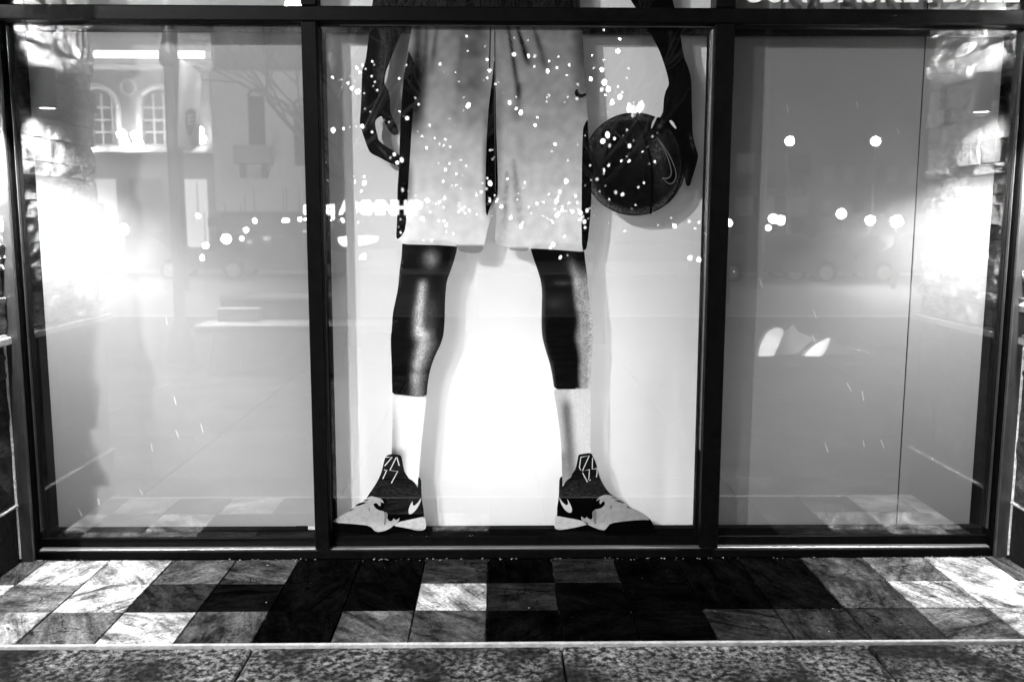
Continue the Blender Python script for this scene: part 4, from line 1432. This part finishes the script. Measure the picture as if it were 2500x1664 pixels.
lamp_post(300, 560, 20, .13, 'bright globe added for the white glare beside the lamp post, mirrored', BIG)  # lamp added to make the white glare in this pane
GL_LAB = ['bright round globe, largest of the shopfront globes, mirrored', 'small globe under the left corner of the pale wall, mirrored', 'small globe just below the pale wall edge, mirrored', 'lowest small globe under the pale building, mirrored', 'first globe of the close pair near the mullion, mirrored', 'second globe of the close pair near the mullion, mirrored', 'globe left of the sign, nearer the lit window, mirrored', 'globe nearest the mullion, mirrored', 'lone globe beside the lamp post shaft, mirrored', 'tiny globe high beside the lamp post shaft, mirrored']
for gi, (px, py, r_) in enumerate(((552, 583, .16), (600, 561, .08), (622, 539, .07), (590, 582, .06), (693, 538, .06), (701, 538, .06), (732, 535, .06), (746, 536, .05), (502, 600, .09), (484, 527, .07))):
    q = M(px, py, 20)
    e_ = empty('hanging_lamp', tuple(q), GL_LAB[gi], 'lamp', 'small globes along the shopfront')
    ball('globe', q, r_ * .8, SMALLGLOW, e_, 2)
    tube('cord', [q + Vector((0, 0, r_ * .7)), q + Vector((0, 0, r_ + .8))], .012, DARKM, e_, 5)

# illuminated sign over the shop across the street, read backwards in the glass
dN = 17
me = text_mesh('atzq AMMNHJP', 1.0, 0.06, 0.035, 1.0)
xs = [v.co.x for v in me.vertices]; ys_ = [v.co.y for v in me.vertices]
a, b = M(742, 535, dN), M(1032, 535, dN)
tp = M(742, 488, dN)
mnx, mxx, mny, mxy = min(xs), max(xs), min(ys_), max(ys_)
for v in me.vertices:
    x, y, z_ = v.co
    v.co = (a.x + (x - mnx) / (mxx - mnx) * (b.x - a.x), -dN + z_, a.z + (y - mny) / (mxy - mny) * (tp.z - a.z))
me.materials.clear(); me.materials.append(NEON)
ns = empty('shop_sign', (a.x, -dN, a.z), 'glowing backwards shop sign mirrored beside the shorts hem', 'sign')
link('lettering', me, ns)
tube('rail', [(a.x, -dN - .08, a.z - .04), (b.x, -dN - .08, a.z - .04)], .03, DARKM, ns, 6)
q0, q1 = M(828, 598, dN), M(920, 578, dN)
s2 = empty('shop_sign', (q0.x, -dN, q0.z), 'glowing lozenge shaped sign under the lettering, mirrored', 'sign')
extrude_poly('panel', [M(x_, y_, dN) for x_, y_ in smooth_poly([(826, 577), (925, 575), (920, 590), (880, 598), (838, 602), (828, 590)])], (0, .08, 0), NEON, s2)
box('backing', (q0.x, -dN - .1, q0.z), (q1.x, -dN - .01, q1.z), DARKM, s2)

# ------------------------------------------------------------ buildings across the street
dB = 31.0
arc = empty('arcaded_building', (M(300, 700, dB).x, -dB, 0), 'masonry building with lit cornice and arched windows, mirrored beside the lamp post', 'building')
xl, xr = M(-150, 400, dB).x, M(520, 400, dB).x
zt, z2, z3 = M(300, 66, dB).z, M(300, 368, dB).z, 12.6
arches = [(240, 50), (392, 50)]
wins = []
bm = bmesh.new()
zs0, zs1 = M(240, 352, dB).z, M(240, 262, dB).z
xe = [xl]
for (c_, hw) in arches:
    xe += [M(c_ - hw, 300, dB).x, M(c_ + hw, 300, dB).x]
xe.append(xr)
add_box(bm, (xl, -dB - 6, -.1), (xr, -dB, z2 - .3))
for i in range(0, len(xe), 2):
    add_box(bm, (xe[i], -dB - .5, z2 - .3), (xe[i + 1], -dB, zs1))
ztop = M(300, 160, dB).z
for (c_, hw) in arches:
    x0, x1 = M(c_ - hw, 300, dB).x, M(c_ + hw, 300, dB).x
    add_box(bm, (x0, -dB - .5, z2 - .3), (x1, -dB, zs0))
    cxx, rr_ = (x0 + x1) / 2, (x1 - x0) / 2
    N = 14
    for k in range(N):
        a0, a1 = math.pi * k / N, math.pi * (k + 1) / N
        u0, u1 = cxx - rr_ * math.cos(a0), cxx - rr_ * math.cos(a1)
        h0, h1 = zs1 + rr_ * math.sin(a0), zs1 + rr_ * math.sin(a1)
        vv = [bm.verts.new(q) for q in ((u0, -dB, h0), (u1, -dB, h1), (u1, -dB, ztop), (u0, -dB, ztop), (u0, -dB - .5, h0), (u1, -dB - .5, h1), (u1, -dB - .5, ztop), (u0, -dB - .5, ztop))]
        for q in ((0, 1, 2, 3), (7, 6, 5, 4), (4, 5, 1, 0), (3, 2, 6, 7)):
            bm.faces.new([vv[i] for i in q])
    wins.append((x0, x1, cxx, rr_))
for i in range(0, len(xe), 2):
    add_box(bm, (xe[i], -dB - .5, zs1), (xe[i + 1], -dB, ztop))
add_box(bm, (xl, -dB - 6, ztop), (xr, -dB, 13.5))
add_box(bm, (xl, -dB - 6.1, -.1), (xr, -dB - 5.9, 13.5))
link('wall', mesh_of(bm, MID), arc)
for (x0, x1, cxx, rr_) in wins:
    w = empty('window', (cxx, -dB - .4, zs0), None, None)
    w.parent = arc
    w.matrix_parent_inverse = Matrix.Translation(arc.location).inverted()
    # pane, glazing bars, arch moulding
    seg = [(cxx - rr_ * math.cos(math.pi * k / 12), -dB - .42, zs1 + rr_ * math.sin(math.pi * k / 12)) for k in range(13)] + [(x1, -dB - .42, zs0), (x0, -dB - .42, zs0)]
    extrude_poly('pane', seg, (0, -.02, 0), WINDIM, w)
    lst = [((cxx + q * rr_ * .5 - .03, -dB - .4, zs0), (cxx + q * rr_ * .5 + .03, -dB - .36, zs1 + rr_ * .7)) for q in (-1, 0, 1)]
    lst += [((x0, -dB - .405, zs0 + (zs1 - zs0) * q), (x1, -dB - .365, zs0 + (zs1 - zs0) * q + .07)) for q in (.33, .66, 1.0)]
    boxes('glazing_bar', lst, PALE, w)
    tube('arch_moulding', [(x0, -dB + .03, zs0)] + [(cxx - rr_ * math.cos(math.pi * k / 14), -dB + .03, zs1 + rr_ * math.sin(math.pi * k / 14)) for k in range(15)] + [(x1, -dB + .03, zs0)], .11, PALE, w, 6)
mc = M(313, 214, dB)
tube('medallion', [mc + Vector((.28 * math.cos(k * .4488), .02, .28 * math.sin(k * .4488))) for k in range(15)], .05, PALE, arc, 6)
for (ya, yb, pr, mt) in ((84, 118, .35, PALE), (118, 130, .5, PALE), (131, 152, .75, None), (153, 158, .4, PALE), (159, 172, .3, PALE)):
    za, zb_ = M(300, yb, dB).z, M(300, ya, dB).z
    box('cornice', (xl, -dB + .001, za + .01), (M(517, 140, dB).x + pr * .3, -dB + pr, zb_), mt or PALE, arc, .02)
box('cornice_light', (xl, -dB + .76, M(300, 150, dB).z), (M(515, 140, dB).x, -dB + .80, M(300, 134, dB).z), lit('cornice_strip_glow', 12), arc)
light('cornice_fill_light', 'AREA', ((xl + xr) / 2 + 4, -dB + 2.2, M(300, 150, dB).z - .2), 420, arc, to=((xl + xr) / 2 + 4, -dB, M(300, 125, dB).z), shape='RECTANGLE', size=16, size_y=.3)  # area light added in mid air to brighten the cornice bands
for px, py in ((212, 362), (305, 350), (338, 352), (492, 340)):
    q = M(px, py, dB - .7)
    ball('uplighter', q, .16, LAMPGLOW, arc, 2)
    light('uplight', 'POINT', q + Vector((0, .25, .3)), 120, arc, shadow_soft_size=.15)
box('ledge', (xl, -dB + .001, z2 - .1), (xr, -dB + .5, z2 + .1), PALE, arc, .02)
for i in range(6):
    x0 = lerp(xl, xr, (i + .15) / 6); x1 = lerp(xl, xr, (i + .85) / 6)
    box('shopfront_window', (x0, -dB + .01, .6), (x1, -dB + .06, 3.2), WINLIT if i % 2 else WINDIM, arc)

dP = 27.0
pb = empty('pale_building', (M(650, 700, dP).x, -dP, 0), 'pale rendered building with slot windows over a dark shopfront, mirrored by the mullion', 'building')
xl, xr = M(521, 400, dP).x, M(1010, 400, dP).x
zlo, zhi = M(650, 517, dP).z, M(650, 172, dP).z
xw = M(786, 400, dP).x
box('wall', (xl, -dP - 6, zlo), (xw, -dP, zhi), PALE, pb, .03)
box('upper_wall', (xl, -dP - 6, zhi + .001), (xw, -dP - .5, 14), MID, pb, .03)
box('shopfront', (xl, -dP - 6, -.1), (xr, -dP - .6, zlo - .001), DARKM, pb)
for cpx, yt, yb in ((628, 236, 392), (738, 260, 405)):
    q0, q1 = M(cpx - 17, yb, dP), M(cpx + 17, yt, dP)
    wdw = box('window', (q0.x, -dP + .001, q0.z), (q1.x, -dP + .06, q1.z), GLASSD, pb)
    tube('arched_head', [(q0.x, -dP + .05, q1.z), (q0.x + .1, -dP + .05, q1.z + .16), ((q0.x + q1.x) / 2, -dP + .05, q1.z + .24), (q1.x - .1, -dP + .05, q1.z + .16), (q1.x, -dP + .05, q1.z)], .05, DARKM, wdw, 6)
q0, q1 = M(582, 402, dP), M(668, 358, dP)
box('balcony', (q0.x, -dP + .01, q0.z), (q1.x, -dP + .6, q1.z), MID, pb, .02)
boxes('bracket', [((q0.x + t, -dP + .01, q0.z - .45), (q0.x + t + .16, -dP + .35, q0.z - .01)) for t in (.12, .85)], DARKM, pb)
for (a_, b_, c_, d_, mt) in ((724, 752, 563, 608, WINLIT), (724, 752, 612, 652, WINDIM), (684, 716, 570, 640, WINDIM), (560, 600, 640, 680, WINDIM), (850, 960, 610, 660, WINDIM)):
    q0, q1 = M(a_, d_, dP - .5), M(b_, c_, dP - .5)
    box('shop_window', (q0.x, -dP - .598, q0.z), (q1.x, -dP - .55, q1.z), mt, pb)
q0 = M(520, 530, dP)
box('awning', (xl, -dP - .59, zlo - .5), (xr, -dP + .9, zlo - .2), DARKM, pb, .02)
light('shopfront_lamp', 'POINT', (xl + 4, -dP + 5, 7.5), 900, pb, shadow_soft_size=.3)

# far buildings behind the right-hand pane
for (px0, px1, py, d, lab) in ((1790, 1960, 460, 60, 'distant dark block behind the close pair of lamps, mirrored'), (1990, 2400, 520, 75, 'long low distant block behind the glare, mirrored')):
    q0, q1 = M(px0, py, d), M(px1, py, d)
    e_ = empty('distant_building', (q0.x, -d, 0), lab, 'building', 'distant buildings')
    box('wall', (q0.x, -d - 8, -.1), (q1.x, -d, q0.z), MID, e_)
    for i in range(8):
        for j in range(2):
            x = lerp(q0.x, q1.x, (i + .3) / 8)
            box('window', (x, -d + .01, 2 + j * 3), (x + .9, -d + .06, 3.4 + j * 3), WINFAR if rnd.random() < .5 else GLASSD, e_)


# ------------------------------------------------------------ cars at rest on the far side
def car(x, y, flip, v, label):
    e_ = empty('parked_car', (x, y, -.13), label, 'car', 'cars on the street')
    pr = [(-2.2, .35), (-2.2, .78), (-1.5, .9), (-.95, 1.38), (.7, 1.42), (1.35, .95), (2.1, .82), (2.22, .6), (2.2, .33)]
    f = -1 if flip else 1
    paint = plain('car_paint_%s' % label[:6].replace(' ', '_'), v * .5, .5, spec=.15)
    extrude_poly('body', [(x + f * a_, y - .85, b_ - .13) for a_, b_ in pr], (0, 1.7, 0), paint, e_)
    extrude_poly('side_window', [(x + f * a_, y + .852, b_ - .13) for a_, b_ in ((-1.35, .93), (-.88, 1.3), (.62, 1.33), (1.15, .95))], (0, .01, 0), GLASSD, e_)
    for wx in (-1.35, 1.35):
        for wy in (-.78, .72):
            w_ = tube('wheel', [(x + f * wx, y + wy, .2), (x + f * wx, y + wy + .16, .2)], .33, RUBBER, e_, 16)
            tube('rim', [(x + f * wx, y + wy - .01, .2), (x + f * wx, y + wy + .17, .2)], .2, SILL, w_, 12)
    for s_ in (-.6, .6):
        box('headlight', (x + f * 2.19, y + s_ - .14, .48), (x + f * 2.25, y + s_ + .14, .62), SMALLGLOW, e_, .02)
        box('tail_light', (x - f * 2.2, y + s_ - .14, .5), (x - f * 2.24, y + s_ + .14, .62), NEON, e_, .01)
    return e_


car(M(1880, 640, 22).x, -22, False, .04, 'dark car nearest the mullion with headlights on, mirrored')
car(M(2030, 640, 22.3).x, -22.3, True, .03, 'dark car in the middle of the grey pane, mirrored')
car(M(2240, 640, 22).x, -22, True, .05, 'black car below the glare, mirrored')
car(M(330, 640, 23).x, -23, False, .06, 'dim car in front of the arched building, mirrored')
car(M(700, 640, 23).x, -23, False, .05, 'black car in front of the dark shopfront, mirrored')

# unseen overhead lamps added to brighten the road and pavements
for (x, y, z_, w_, lab) in ((-7.5, -14.5, 8.5, 6000, 'unseen road lamp added above the bench side of the street'), (6.5, -15, 8.5, 1500, 'unseen road lamp added above the sculpture side of the street')):
    e_ = empty('added_road_lamp', (x, y - 3, 0), lab, 'street lamp', 'added road lamps')
    tube('pole', [(x, y - 3, -.02), (x, y - 3, z_ - .5), (x, y - 2.3, z_), (x, y, z_ + .1)], [.1, .07, .06, .05], DARKM, e_, 8)
    box('head', (x - .15, y - .1, z_ + .02), (x + .15, y + .6, z_ + .16), DARKM, e_, .03)
    light('road_light', 'SPOT', (x, y + .3, z_ - .02), w_, e_, to=(x, y + .8, 0), spot_size=R(76), spot_blend=.8, shadow_soft_size=.12)
